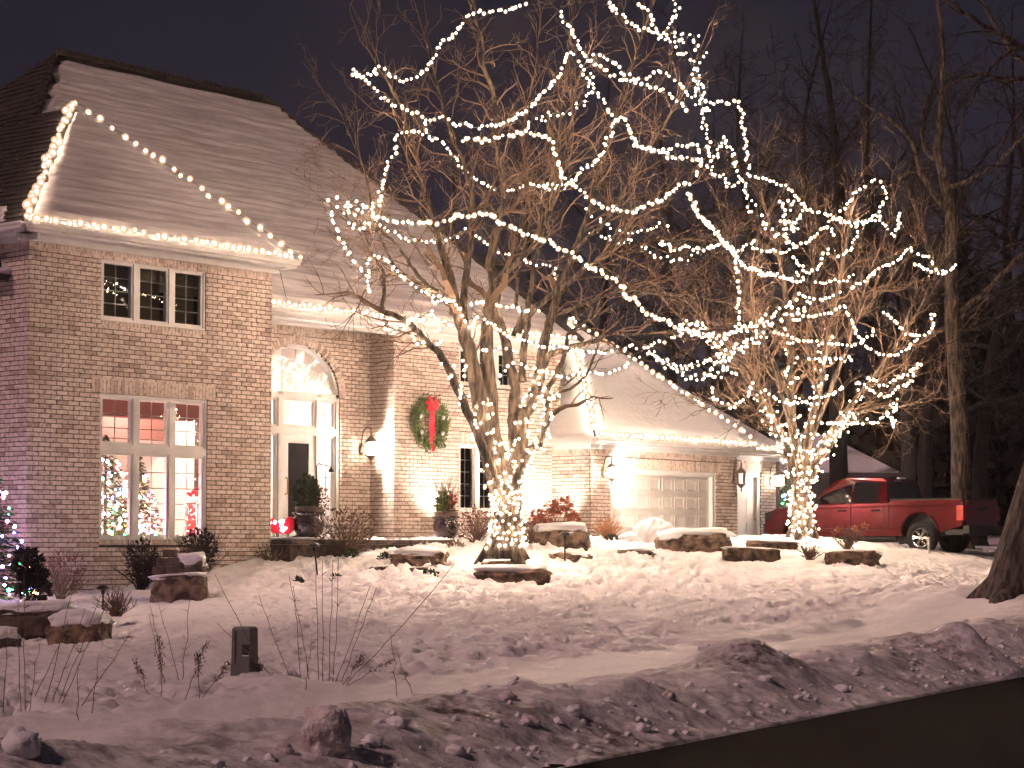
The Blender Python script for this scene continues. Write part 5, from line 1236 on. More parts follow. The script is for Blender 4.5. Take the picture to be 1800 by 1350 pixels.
# the smaller lit tree on its mound
Y2 = 50.2
T2 = [P(1412, 948, Y2), P(1411, 925, Y2), P(1408, 895, Y2), P(1410, 865, Y2)]
l2 = [
 (PL([(1405,880),(1390,810),(1365,745),(1330,690),(1300,645),(1255,600),(1200,560),(1160,520)], Y2, Y2-1), .13, .012, .3),
 (PL([(1405,870),(1378,790),(1352,740),(1310,715),(1260,712),(1220,700)], Y2, Y2-1.6), .09, .012, .35),
 (PL([(1408,870),(1396,780),(1391,700),(1388,600),(1378,500),(1360,420),(1340,350),(1330,320)], Y2, Y2+.6), .13, .012, .3),
 (PL([(1412,870),(1418,780),(1436,700),(1455,600),(1476,500),(1488,420),(1502,340),(1515,300)], Y2, Y2-.6), .13, .012, .3),
 (PL([(1414,870),(1440,795),(1478,735),(1530,670),(1580,600),(1622,530),(1655,465)], Y2, Y2-.8), .11, .01, .3),
 (PL([(1416,860),(1448,795),(1492,742),(1540,705),(1600,660),(1650,620)], Y2, Y2+1.0), .09, .01, .35),
 (PL([(1390,700),(1350,620),(1310,540),(1290,450),(1270,380),(1250,330)], Y2, Y2+1.2), .07, .01, .2),
 (PL([(1436,700),(1420,600),(1430,500),(1420,400),(1410,330)], Y2+.3, Y2+1.6), .07, .01, .2),
 (PL([(1455,620),(1510,560),(1560,500),(1600,440),(1620,400)], Y2-.2, Y2+1.4), .06, .01, .2),
 (PL([(1360,740),(1320,650),(1260,580),(1200,520),(1180,450)], Y2, Y2+1.5), .06, .01, .2),
 (PL([(1478,735),(1530,720),(1580,715),(1640,700),(1660,660)], Y2, Y2-1.4), .05, .01, .25),
 (PL([(1400,800),(1370,680),(1340,600),(1320,500),(1330,420)], Y2, Y2-1.9), .06, .01, .35),
 (PL([(1420,790),(1470,660),(1500,580),(1530,480),(1560,400),(1570,340)], Y2, Y2-1.8), .06, .01, .35),
]
tree2, paths2 = limbtree('bare_tree', 'smaller round crowned bare tree thick with warm lights before the red truck', T2[0], T2, [.28,.26,.25,.24], l2, 'bark', 'twig', 33, (0, 3.8, 5.6), 1.6, .18, up=.09, gnarl=1.2, rmin=.0052)

# ------------------------------------------------------------------ light strings
BSRC = {}
def bulb_mesh(kind, r):
    k = (kind, r)
    if k not in BSRC:
        bm = bmesh.new(); bmesh.ops.create_icosphere(bm, subdivisions=2, radius=r*1.5)  # oversized bulb, leaves room for the painted halo rim
        for v in bm.verts: v.co.z *= 1.15
        me = bpy.data.meshes.new('bulb'); bm.to_mesh(me); bm.free(); me.materials.append(M[kind]); me.polygons.foreach_set('use_smooth', [True]*len(me.polygons)); BSRC[k] = me
    return BSRC[k]
NB = [0]
def string(label, lines, r=.034, step=.088, kind='bulb', jit=.02, group=None, wire=.006):
    """lines: list of world polylines; bulbs sit every step along them"""
    t = None; b = MB(); pos = []; rr = random.Random(len(label)*7+NB[0])
    for pts in lines:
        pts = [Vector(p) for p in pts]; b.tube(pts, wire, 3, False); acc = 0; nxt = step*.5
        for i in range(len(pts)-1):
            seg = (pts[i+1]-pts[i]).length
            while seg > 0 and acc+seg > nxt:
                q = pts[i].lerp(pts[i+1], (nxt-acc)/seg); pos.append(q+Vector((rr.gauss(0,jit), rr.gauss(0,jit), rr.gauss(0,jit)-.02))); nxt += step*rr.uniform(.7, 1.3)
            acc += seg
    o = b.build('light_string', M['wire']); tag(o, label, 'string lights', group); base = WL[o]; me = bulb_mesh(kind, round(r*.73, 4) if kind != 'roofbulb' else r)
    if len(pos) > 298: pos = rr.sample(pos, 298)
    for q in pos:
        k = bpy.data.objects.new('bulb', me); COL.objects.link(k); k.parent = o; k.location = q-base; k.rotation_euler = (rr.uniform(-.9,.9), rr.uniform(-.9,.9), rr.uniform(0,6)); k.scale = (rr.uniform(.72, 1.22),)*3; NB[0] += 1
    return o
def sw(px, Y, dY=0, sag=0):   # draped strand
    return smooth_path(PL(px, Y, Y+dY), 3)
G1 = 'warm white strings draped in the big tree'; G2 = 'warm white strings draped in the round tree'; GR = 'warm white strings along the roof edges'
A = Y1
string('topmost light swag dropping from sky to the big tree\'s left tip', [sw(z1([(1320,8),(1180,60),(1095,70),(985,72),(910,135),(850,225),(775,270),(730,370),(685,425),(625,475),(565,505),(520,500),(450,470),(392,418),(350,430),(355,465),(320,475),(270,480),(225,435),(200,425)]), A-1.5, -1)], group=G1)
string('light swag falling from far left tip toward crown centre of big tree', [sw(z1([(205,465),(245,478),(300,512),(350,555),(410,620),(485,658),(550,690),(600,712),(665,738),(730,750),(800,735),(880,790),(935,780),(1000,810),(1080,790),(1185,770),(1275,720),(1330,675),(1410,590),(1470,530),(1510,470),(1550,400),(1565,355),(1590,330),(1630,345)]), A-2.2, 1.5)], group=G1)
string('faint deep swag hanging behind the middle of the big crown', [sw(z1([(660,760),(700,850),(770,880),(820,935),(900,1040),(955,1105),(1060,1170),(1125,1200),(1215,1195),(1265,1185),(1330,1160),(1420,1180),(1500,1180),(1570,1165),(1625,1130),(1650,1090),(1700,1050),(1780,970)]), A+2, -.5)], r=.028, group=G1)
string('string running down from the left shoulder over snowy roof view', [sw(z1([(730,890),(690,865),(620,830),(540,825),(490,860),(490,930),(440,1025),(430,1080),(420,1150),(385,1215),(395,1250),(360,1290),(330,1330)]), A-2.4, -.6)], group=G1)
string('bright short swag across the upper middle of big tree', [sw(z1([(895,895),(940,870),(1020,875),(1140,865),(1215,850),(1300,820),(1335,845),(1420,850),(1455,860),(1490,900),(1485,940),(1515,1020),(1540,1100),(1565,1135),(1625,1180)]), A-3, .5)], r=.04, group=G1)
string('thin swag rising from middle to the knot of upper lights', [sw(z1([(1300,820),(1370,750),(1460,730),(1500,715),(1580,715),(1645,670),(1690,620),(1705,540),(1720,480),(1735,440)]), A-.5, .5)], r=.026, step=.09, jit=.04, group=G1)
string('string descending from sky right of centre into upper knot', [sw(z2([(305,50),(325,130),(370,155),(385,225),(420,260),(420,290),(455,325),(490,378),(530,408),(570,410),(610,455),(670,500),(710,490),(790,515),(885,545),(945,560),(1010,600),(1075,655),(1130,705)]), A-2, .5)], group=G1)
string('wavy double swag right of the upper knot', [sw(z2([(490,378),(520,350),(560,335),(600,370),(650,390),(700,445),(750,475),(780,495),(860,490),(900,445),(950,450),(1000,480),(1070,535),(1100,585),(1150,620)]), A-1.2, 1)], group=G1, step=.11)
string('two strands slanting from the top edge toward the tall light column', [sw(z2([(610,8),(630,35),(665,55),(720,110),(780,160),(850,180),(890,200)]), A-1, 1), sw(z2([(785,8),(830,40),(870,75),(885,130),(920,180),(950,240)]), A, 0)], group=G1)
string('dense vertical column of lights at right top of big tree', [sw(z2([(1030,-30),(1040,60),(1020,140),(985,190),(1040,230),(1080,330),(1130,400),(1165,450),(1180,520),(1185,600),(1200,680),(1220,770)]), A+.2, 0), sw(z2([(880,150),(930,225),(1020,260),(1100,230),(1150,225),(1165,300),(1200,370),(1170,440),(1185,560),(1200,640),(1215,760)]), A, .2)], r=.028, step=.062, jit=.06, group=G1)
string('zigzag of small lights joining the column to the round tree', [sw(z2([(1220,770),(1240,870),(1250,960),(1270,1020),(1310,940),(1345,870),(1380,940),(1410,1010),(1440,1090),(1470,1150),(1490,1230),(1500,1330)]), A+.6, 2), sw(z2([(1240,1030),(1270,1090),(1320,1105),(1370,1155),(1430,1160)]), A+1.5, 1)], r=.028, step=.07, jit=.035, group=G1)
string('hanging loop of lights at the upper right edge of big tree', [sw(z2([(1210,640),(1280,655),(1320,640),(1370,655),(1420,630),(1440,665),(1455,710),(1450,780),(1475,830),(1460,855),(1490,890),(1470,920),(1490,960),(1480,1010),(1510,1045),(1495,1070)]), A, .8)], group=G1)
string('swag looping down from the upper knot over the right crown', [sw(z2([(415,370),(440,430),(455,470),(510,525),(520,570),(545,605),(580,635),(605,700),(640,735),(690,745),(710,735),(735,790),(760,850),(770,905),(820,925),(880,940),(940,950),(1000,940),(1060,920),(1110,920),(1165,905),(1185,950),(1195,1000),(1195,1050),(1165,1080),(1165,1110)]), A-2.2, 1.5), sw(z2([(760,905),(870,945),(960,950),(1000,985),(1080,995),(1200,1000)]), A-1.5, 1)], group=G1)
string('short string tumbling left from peak in the right crown', [sw(z2([(700,735),(640,775),(625,860),(590,900),(585,940),(550,990),(520,1030),(480,1050),(420,1095),(380,1140),(300,1170),(180,1170),(100,1165)]), A-1.2, .5)], r=.03, step=.095, group=G1)
string('deep bright U shaped swag in the centre right of big tree', [sw(z2([(400,1180),(445,1210),(490,1265),(535,1275),(610,1310),(650,1310),(690,1330),(765,1330),(835,1300),(880,1280),(940,1265),(975,1235),(1015,1205),(1060,1160),(1120,1165),(1110,1220),(1150,1285),(1170,1330)]), A-3.2, 1), sw(z4([(1140,205),(1185,275),(1240,340),(1290,385),(1330,440),(1400,500)]), A-2.2, 2)], r=.038, group=G1)
string('tangled cluster of lights at the left end over the roof', [sw(z3([(70,170),(95,200),(150,190),(210,205),(240,215),(280,240),(340,245),(385,195)]), A-3, .3), sw(z3([(140,250),(180,300),(230,350),(290,345),(320,320),(340,270),(300,240),(200,260),(150,230)]), A-2.8, .3)], r=.034, step=.09, jit=.05, group=G1)
string('string trailing down from the left cluster in front of roof', [sw(z3([(75,240),(85,300),(105,340),(130,400),(170,480),(215,550),(260,600),(290,640),(320,700),(325,770)]), A-3, .6), sw(z3([(340,540),(310,570),(320,620),(315,700),(325,770)]), A-2.4, 0)], r=.03, step=.10, group=G1)
string('long bright swag sweeping from left across to lower right', [sw(z3([(340,290),(380,290),(460,310),(540,315),(590,320),(660,320),(750,320),(840,310),(870,275),(920,295),(1000,260),(1040,260),(1120,290),(1145,325),(1190,335),(1270,385),(1310,400),(1350,390),(1400,435),(1470,440),(1480,470),(1555,500),(1620,535),(1680,580),(1745,615)]), A-3.4, .6), sw(z4([(490,590),(525,620),(565,630),(620,670),(670,700),(710,740),(720,785),(760,805),(800,835),(845,885),(905,930),(970,940),(1010,975),(1070,1000),(1140,1010),(1190,1040)]), A-2.8, 1.5)], r=.042, group=G1)
string('small dim swag between the stems above the snowy roof', [sw(z3([(375,335),(430,345),(445,375),(510,405),(575,430),(650,440),(720,445),(790,435),(850,410),(910,380),(935,355)]), A-1, .5), sw(z3([(975,400),(1040,440),(1070,465),(1120,495),(1190,520),(1260,550),(1330,575),(1420,590),(1495,610),(1500,650),(1480,740)]), A+1, .8)], r=.028, step=.11, group=G1)
string('string zigzagging down the left stems before the main eave', [sw(z3([(320,540),(400,540),(460,590),(510,650),(600,720),(700,780),(760,800),(830,810),(880,850),(905,875)]), A-2.2, 1.4), sw(z3([(700,780),(740,830),(770,790),(800,830),(840,800)]), A-1.2, .3)], group=G1, step=.10)
string('lights wound on the long crooked left limb', [sw(z3([(400,920),(430,990),(480,1015),(510,990),(540,1000),(590,1050),(640,1085),(680,1100),(730,1080),(770,1075)]), 41.3, .6), sw(z3([(540,960),(610,920),(650,930),(700,890),(760,960),(860,970)]), 41.4, .8)], r=.034, step=.10, jit=.04, group=G1)
string('double string across the stems at the eave height', [sw(z3([(900,900),(950,985),(1000,930),(1080,950),(1170,1020),(1240,1060),(1310,1070),(1400,1100),(1480,1110),(1580,1120),(1660,1140),(1780,1150)]), A-.6, .6), sw(z3([(920,820),(1000,830),(1080,830),(1170,850),(1250,855),(1300,880),(1400,890)]), A+.6, 0)], group=G1)
string('string crossing the stems over the upper dark window', [sw(z3([(1010,1120),(1080,1145),(1150,1120),(1240,1135),(1280,1140)]), A-.3, 0), sw(z3([(900,1180),(930,1260),(915,1340)]), A-.6, 0), sw(z3([(1140,1350),(1165,1280),(1240,1210),(1320,1230),(1430,1270),(1520,1290)]), A-.4, .3)], group=G1, step=.14)
A2 = Y2
string('small glinting swags high between the two lit trees', [sw(z4([(460,210),(480,280),(540,290),(600,335),(650,365),(720,380),(800,390),(860,365),(910,355),(980,315)]), 44.6, .6), sw(z4([(510,360),(580,420),(640,430),(700,450),(790,450),(840,500),(910,545),(980,545),(1040,565),(1130,540),(1190,520)]), 45, .5)], r=.026, step=.10, jit=.04, group=G1)
string('swag reaching from big tree\'s right twigs to round tree top', [sw(z4([(920,430),(960,435),(940,460),(1000,465),(1010,495),(1090,480),(1160,485),(1240,490),(1290,470),(1330,460),(1400,500),(1480,470),(1560,430)]), 46.2, 3)], step=.10, group=G2)
string('string hanging straight down the left side of round tree', [sw(z4([(1400,500),(1410,560),(1425,680),(1440,780),(1430,870),(1435,940),(1420,1000)]), A2-1.8, .3)], r=.038, group=G2)
string('swag dipping along the upper left of round tree', [sw(z4([(1420,560),(1490,600),(1560,630),(1610,650),(1690,660),(1760,690),(1810,640)]), A2-1.8, .5), sw(z5([(100,320),(175,400),(215,450),(270,520)]), A2-1.2, -.2)], step=.09, group=G2)
string('thick rope of lights rising rightward through round tree\'s left half', [sw(z5([(600,740),(580,780),(540,800),(510,830),(480,850),(400,890),(350,920),(280,920),(230,950),(130,960)]), A2-1.6, -1), sw(z5([(660,770),(640,810),(590,850),(540,850),(480,890),(420,920),(370,960),(300,1000),(220,1040),(160,1050)]), A2-1.9, -.5)], r=.036, step=.08, jit=.05, group=G2)
string('thick garland hanging over the garage roof between the trees', [sw(z4([(860,1100),(900,1170),(960,1220),(1040,1250),(1090,1290),(1160,1310),(1230,1290),(1290,1230),(1370,1190),(1450,1130),(1530,1090),(1610,1040)]), 47.4, 1.4), sw(z4([(870,1140),(930,1190),(1010,1220),(1100,1240),(1200,1210),(1270,1180),(1330,1150)]), 47, 1.4), sw(z4([(1230,1280),(1290,1300),(1350,1250),(1420,1280)]), 48, .5)], r=.032, step=.068, jit=.05, group=G2)
string('bright bunch of lights where big tree meets round tree', [sw(z4([(1040,1000),(1100,970),(1180,960),(1220,1030),(1260,1080),(1300,1110),(1320,1080),(1380,1030),(1440,1000),(1530,960)]), 47.2, 1.4), sw(z4([(1180,960),(1200,990),(1215,1030),(1240,1060)]), 47, .2), sw(z4([(1050,1030),(1140,1020),(1200,1035),(1290,1030)]), 47, .6)], r=.034, step=.07, jit=.04, group=G2)
string('two swags hanging in front of the snowy garage roof', [sw(z4([(1040,1055),(950,1070),(900,1090),(820,1110),(730,1110),(620,1140),(530,1145),(430,1150),(360,1120),(250,1100),(110,1080),(30,1060)]), 46.4, -1.6), sw(z4([(290,1295),(380,1300),(450,1270),(550,1280),(640,1270),(700,1240),(780,1190),(840,1180)]), 46, .6)], r=.036, step=.12, group=G1)
string('top edge swag of round tree ending in right hook', [sw(z5([(330,100),(420,130),(500,160),(540,165),(575,195),(610,235),(660,295),(720,305),(780,320),(830,340),(880,360),(940,350),(1010,345),(1060,360),(1090,400),(1110,425),(1130,400),(1150,360),(1130,340),(1145,305)]), A2-1, .6), sw(z5([(760,360),(800,340),(860,370),(930,370),(990,340),(1050,330)]), A2, 0)], step=.095, group=G2)
string('tall loop of lights at the top right of round tree', [sw(z5([(820,300),(870,270),(890,220),(910,190),(960,175),(1000,140),(1030,135),(1060,180),(1075,215),(1065,250),(1040,280),(1035,305),(1000,330)]), A2-.6, .3)], step=.11, group=G2)
string('knotted cluster of lights at upper left of round tree', [sw(z5([(500,265),(540,250),(570,275),(550,300),(520,340),(540,370),(580,350),(600,390),(560,400),(540,420),(555,460)]), A2-1.5, 0), sw(z5([(380,270),(410,330),(440,380),(490,410),(550,450),(600,480)]), A2-1.2, 0), sw(z5([(610,235),(620,300),(610,360),(560,380)]), A2-.8, 0)], step=.08, jit=.05, group=G2)
string('inner swag of round tree rising to the upper middle', [sw(z5([(360,490),(420,505),(480,510),(540,520),(590,490),(660,460),(700,430),(740,390),(780,380),(790,430)]), A2-1.9, .6)], group=G2, step=.10)
string('small U shaped swag at the heart of round tree', [sw(z5([(585,530),(600,570),(640,610),(690,615),(730,580),(740,530),(770,520),(750,490)]), A2-2.1, 0), sw(z5([(620,590),(640,640),(610,670),(550,660),(480,640),(400,620),(320,590),(270,520)]), A2-2, .4)], step=.085, group=G2)
string('lower small swag right of the round tree\'s heart', [sw(z5([(700,670),(740,680),(790,660),(850,670),(900,640)]), A2-1, .2), sw(z5([(820,530),(860,520),(890,490),(910,440),(940,400)]), A2-1.4, .4)], r=.028, group=G2)
string('swag climbing out to the far right tip of round tree', [sw(z5([(880,700),(940,680),(990,640),(1030,600),(1090,580),(1150,550),(1170,520),(1195,495),(1230,520),(1300,550),(1320,580),(1340,610),(1400,620),(1440,580)]), A2-1.2, 1), sw(z5([(1215,570),(1270,600),(1330,620),(1390,635)]), A2-.5, .3)], step=.09, group=G2)
string('lower middle swag strung across the round tree', [sw(z5([(480,920),(530,950),(590,970),(640,985),(700,990),(790,1005),(850,1005),(920,1000),(950,980),(990,960),(1010,920)]), A2-2.2, .4)], step=.11, group=G2)
string('long swag curving up the right flank of round tree', [sw(z5([(855,800),(880,860),(900,910),(930,960),(960,1000),(1000,1040),(1060,1060),(1110,1060),(1180,1030),(1210,990),(1260,960),(1300,940),(1320,900),(1310,850),(1330,840)]), A2-2, 1.2), sw(z5([(1050,840),(1080,840),(1110,880),(1150,910),(1180,945),(1240,960)]), A2-1, .3)], step=.10, group=G2)
string('two lowest right swags of round tree', [sw(z5([(960,1170),(1010,1195),(1060,1215),(1110,1195),(1170,1165),(1220,1130),(1260,1100)]), A2-1.5, .6), sw(z5([(900,1200),(940,1210),(990,1240),(1050,1275),(1100,1270),(1130,1230),(1180,1210),(1210,1190),(1220,1150)]), A2-1.8, .8)], step=.09, group=G2)
string('bunch of lights dangling at right below the round crown', [sw(z7([(985,20),(970,70),(975,120),(970,180)]), A2-1.4, 0), sw(z7([(1000,10),(990,60),(960,100),(975,170)]), A2-1.3, 0)], step=.06, jit=.035, r=.03, group=G2)
string('string on lower right limb of round tree', [sw(z7([(440,380),(520,330),(560,280),(600,230),(640,190),(660,130),(700,110),(740,140)]), A2-.3, -.3), sw(z7([(520,160),(590,155),(700,150),(790,140),(870,150),(900,110),(940,90)]), A2-1.4, .2), sw(z5([(650,1075),(710,1080),(780,1075),(860,1080),(910,1090)]), A2-1.2, .2)], step=.08, jit=.03, group=G2)
string('string on lower left limbs of round tree before garage', [sw(z5([(160,1220),(160,1280),(200,1310),(280,1340)]), A2-1.6, .6), sw(z5([(380,1200),(350,1260),(300,1310),(240,1350)]), A2-1.5, .3), sw(z5([(430,1240),(480,1280),(540,1310),(620,1310),(680,1290),(760,1265),(810,1250),(850,1220)]), A2-1, .5), sw(z5([(620,740),(680,765),(740,765),(800,745),(830,730)]), A2-1.5, .2), sw(z5([(570,880),(640,860),(700,845),(770,835),(850,800)]), A2-1.4, .2)], step=.10, group=G2)
# wraps round trunks and stems
def wrap(path, r0, r1, turns, a0=0, extra=.035):
    n = int(turns*14); out = []; m = len(path)-1
    for i in range(n+1):
        k = i/n*m; j = min(m-1, int(k)); p = path[j].lerp(path[j+1], k-j); d = (path[j+1]-path[j]).normalized(); x = d.cross(Vector((0,1,0))).normalized(); y = d.cross(x); a = a0+2*math.pi*turns*i/n; r = r0+(r1-r0)*i/n+extra
        out.append(p+(x*math.cos(a)+y*math.sin(a))*r)
    return out
trunk1 = T1[1:]
string('lights wound round the main trunk of the big tree', [wrap(trunk1, .33, .29, 9)], step=.125, jit=.04, r=.034, kind='wrapbulb')
for (idx, f0, f1, tn, lab) in ((0,0,.55,9,'lights wound on the left lower stem of the big tree'),(6,0,.28,4,'lights wound on the middle stem base of the big tree'),(13,0,.55,8,'lights wound on the right lower stem of the big tree'),(20,0,1,14,'lights wound on golden outer right limb of the big tree'),(10,0,.3,4,'lights wound on inner stem of the big tree')):
    p, r0, r1 = paths1[idx]; n = len(p); seg = p[int(n*f0):max(2, int(n*f1))]
    string(lab, [wrap(seg, r0, r0+(r1-r0)*f1, tn)], step=.125, jit=.04, r=.032, kind='wrapbulb')
p, r0, r1 = paths1[2]; string('small lights following the crooked left limb downward', [wrap(p[len(p)//5:int(len(p)*.55)], r0*.7, r1, 3)], step=.11, jit=.03, r=.032)
string('lights wound round the trunk of the round tree', [wrap(T2, .28, .24, 8)], step=.12, jit=.04, r=.034, kind='wrapbulb')
labs = ['leftmost stem','low left stem','upright centre stem','right upright stem','right leaning stem','outer right stem']
for idx in range(6):
    p, r0, r1 = paths2[idx]; n = len(p); seg = p[:int(n*.5)]
    string('lights wound on the %s of the round tree' % labs[idx], [wrap(seg, r0, r0*.6, 9)], step=.12, jit=.04, r=.031, kind='wrapbulb')
# roof edge strings
def edge(p, q, n=12, sag=.02, off=Vector((0,0,.10))): return [p.lerp(q, i/n)+off for i in range(n+1)]
out = NN*.12
string('big bulbs on the left hip of the front wing roof', [edge(a_l, a_f, 14, off=Vector((0,0,.12))-UU*.03)], r=.05, step=.155, kind='roofbulb', jit=.03, group=GR)
string('big bulbs down the right hip of the front wing roof', [edge(a_r, a_f, 14, off=Vector((0,0,.15)))], r=.05, step=.25, kind='roofbulb', jit=.02, group=GR)
string('big bulbs along the eave of the front wing', [edge(a_l+NN*.13, a_r+NN*.13, 14, off=Vector((0,0,.09)))], r=.05, step=.26, kind='roofbulb', jit=.02, group=GR)
string('big bulbs along the eave above the entrance', [edge(H(AW+.1, mV+.10, mE), H(17.2, mV+.10, mE), 20, off=Vector((0,0,.12))+NN*.06)], r=.05, step=.24, kind='roofbulb', jit=.02, group=GR)
string('bright bulbs down the left hip of the garage roof', [edge(g_l, g_a, 12, off=Vector((0,0,.18)))], r=.05, step=.14, kind='roofbulb', jit=.02, group=GR)
string('bulbs down the right hip of the garage roof', [edge(g_r, g_a, 12, off=Vector((0,0,.24)))], r=.05, step=.18, kind='roofbulb', jit=.02, group=GR)
string('bulbs along the eave over the garage door', [edge(g_l+NN*.13, g_r+NN*.13, 12, off=Vector((0,0,.09)))], r=.05, step=.19, kind='roofbulb', jit=.012, group=GR)
string('bulbs along the short eave over the side door', [edge(s_l.lerp(s_r,.40)+NN*.13, s_r+NN*.13, 12, off=Vector((0,0,.09)))], r=.05, step=.22, kind='roofbulb', jit=.012, group=GR)
b = MB(); p = H(6.35, .1, 7.45); q = H(7.3, mV+.1, 6.8); b.tube([p, (p+q)/2-Vector((0,0,.25)), q], .008, 4); o = b.build('cable', M['black']); tag(o, 'thin dark cable hanging between the two eaves', 'cable')

# outdoor conifers with coloured lights
q = P(-16, 1060, 37.5); xmas_tree('christmas_tree', 'outdoor conifer with multicoloured lights cut by the left edge', (q.x-.15, q.y, gz(q.x, q.y)), 3.3, .95, ['blue','blue','blue','white','red','green','amber','pink'], 120, seed=7, bulbr=.03, needles=2600)
q = P(1385, 905, 61); xmas_tree('christmas_tree', 'small tree with blue and coloured lights behind the truck nose', (q.x, q.y, 1.5), 2.1, .6, ['blue','blue','blue','white','green','amber'], 90, seed=9, bulbr=.05)
c = P(45, 1048, 36.8); b = MB(); rr = random.Random(2)
for dz, r in ((.12,.26),(.36,.20),(.6,.22)): bush(b, c+Vector((rr.uniform(-.1,.15),0,dz)), r*1.1, .2, 420, .1, rr, .2)
o = b.build('spruce_shrub', M['darktwig']); tag(o, 'dark lumpy spruce shrub beside the coloured lights at left', 'shrub')

# ------------------------------------------------------------------ neighbour house, far trees
q = P(1500, 940, 82); nb = thing('neighbour_house', 'dark neighbouring house with snowy hipped roof behind the truck', 'house', (q.x, q.y, 1.5))
def nf(x, y, z): return Vector((q.x+x, q.y+y, 1.5+z))
b = MB(); b.box(nf, -7, 1.45, 0, 8, -.5, 2.95); b.build('wall', M['siding'], nb)
b = MB(); b.add([nf(-7.4,-.5,2.95), nf(1.75,-.5,2.95), nf(1.75,8.5,2.95), nf(-7.4,8.5,2.95), nf(-4.2,3.5,4.7), nf(-.7,2.6,4.55)], [(0,1,5,4),(1,2,5),(2,3,4,5),(3,0,4),(3,2,1,0)]); rf = b.build('roof', M['shingle'], nb)
b = MB(); e_ = .07; b.add([nf(-7.3,-.5,3.0), nf(1.7,-.5,3.0), nf(-.75,2.58,4.62), nf(-4.15,3.45,4.77)], [(0,1,2,3)]); b.add([nf(-7.3,-.52,2.93), nf(1.7,-.52,2.93), nf(1.7,-.5,3.0), nf(-7.3,-.5,3.0)], [(0,1,2,3)]); b.build('roof_snow', M['snow'], rf)
b = MB(); b.box(nf, -7.4, 1.8, -.56, -.5, 2.78, 2.95); b.build('gutter', M['siding'], nb)
q2 = P(1330, 760, 88); 
nb2 = thing('neighbour_house', 'barely visible dark roof peak behind round tree left side', 'house', (q2.x, q2.y, 1.5))
b = MB(); f2 = lambda x, y, z: Vector((q2.x+x, q2.y+y, 1.5+z)); b.box(f2, -5, 4.5, 0, 7, -.5, 3.4); b.build('wall', M['siding'], nb2)
b = MB(); b.add([f2(-5.4,-.4,3.4), f2(5,-.4,3.4), f2(5,7.4,3.4), f2(-5.4,7.4,3.4), f2(-2,3.5,6.6), f2(1.5,3.5,6.6)], [(0,1,5,4),(1,2,5),(2,3,4,5),(3,0,4),(3,2,1,0)]); b.build('roof', M['shingle'], nb2)

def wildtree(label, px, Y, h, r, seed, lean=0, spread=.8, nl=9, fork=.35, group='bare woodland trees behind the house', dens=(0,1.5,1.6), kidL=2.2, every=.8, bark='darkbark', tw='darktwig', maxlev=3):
    rr = random.Random(seed); q = P(px, 940, Y); base = Vector((q.x, q.y, gz(q.x, q.y)-.1)); n = 7; tp = []; 
    for i in range(n+1): k = i/n; tp.append(base+Vector((lean*h*k*k+rr.gauss(0,.10)*k, rr.gauss(0,.15)*k, h*.62*k)))
    tr = [r*(1-.6*i/n) for i in range(n+1)]; limbs = []
    for j in range(nl):
        k = fork+(1-fork)*(j+.5)/nl; i = min(n-1, int(k*n)); p = tp[i].lerp(tp[i+1], k*n-i); a = j*2.4+rr.uniform(-.4,.4); L = h*rr.uniform(.28,.46)*(1.1-.45*k); up = rr.uniform(.25, 1.1); pts = [p]; d = Vector((math.cos(a)*spread*2, math.sin(a)*spread*2, up)).normalized()
        for m_ in range(6): d = (d+Vector((rr.gauss(0,.32), rr.gauss(0,.3), rr.gauss(.06,.24)))).normalized(); pts.append(pts[-1]+d*L/6)
        limbs.append((pts, tr[i]*.5, .025, .25))
    limbs.append(([tp[-1], tp[-1]+Vector((rr.gauss(0,.4), 0, h*.15)), tp[-1]+Vector((rr.gauss(0,.8), rr.gauss(0,.5), h*.36))], tr[-1], .025, .1))
    return limbtree('woodland_tree', label, base, tp, tr, limbs, bark, tw, seed, dens, kidL, every, up=.03, group=group, maxlev=maxlev, rmin=.013, gnarl=1.7)
far = [(1322,84,21,.42,0,'dark woodland tree rising right of the light column'),(1400,92,24,.5,.02,'tall forked woodland tree above the round lit tree'),(1475,80,25,.55,0,'thick dark trunked tree above centre of round tree'),(1560,86,24,.5,-.03,'tall dark tree above right side of round tree'),
 (1625,74,19,.4,.05,'crooked dark tree left of the tall pale trunk'),(1720,78,18,.45,.08,'forked leaning dark tree near the right edge'),(1790,90,22,.5,-.02,'dark tree at the right edge behind big trunk'),(1180,96,24,.45,0,'faint woodland tree behind the big tree right side'),(1060,92,22,.4,0,'faint woodland tree behind the middle of big tree'),
 (800,95,19,.4,0,'dim tree behind the roof at big tree centre'),(690,88,15,.35,0,'dim tree behind roof hip left of big tree'),(610,92,13,.3,.02,'leftmost dim tree peeking over the roof hip'),(930,100,21,.4,0,'dim tall tree behind the upper big crown'),(1250,100,20,.4,0,'dim tree low behind the light column')]
for i, (px, Y, h, r, ln, lab) in enumerate(far):
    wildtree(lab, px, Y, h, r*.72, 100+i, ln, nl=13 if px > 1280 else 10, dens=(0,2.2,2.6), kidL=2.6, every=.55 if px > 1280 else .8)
# tall pale trunk and thin trees right
wildtree('tall straight pale trunk standing behind the truck bed', 1690, 58, 18, .30, 300, -.025, nl=7, fork=.55, spread=.35, kidL=1.8, every=.9, bark='bark', group=None)
wildtree('slim dark trunk half hidden left of the pale trunk', 1598, 66, 16, .26, 301, 0, nl=6, fork=.6, spread=.3, every=1.1)
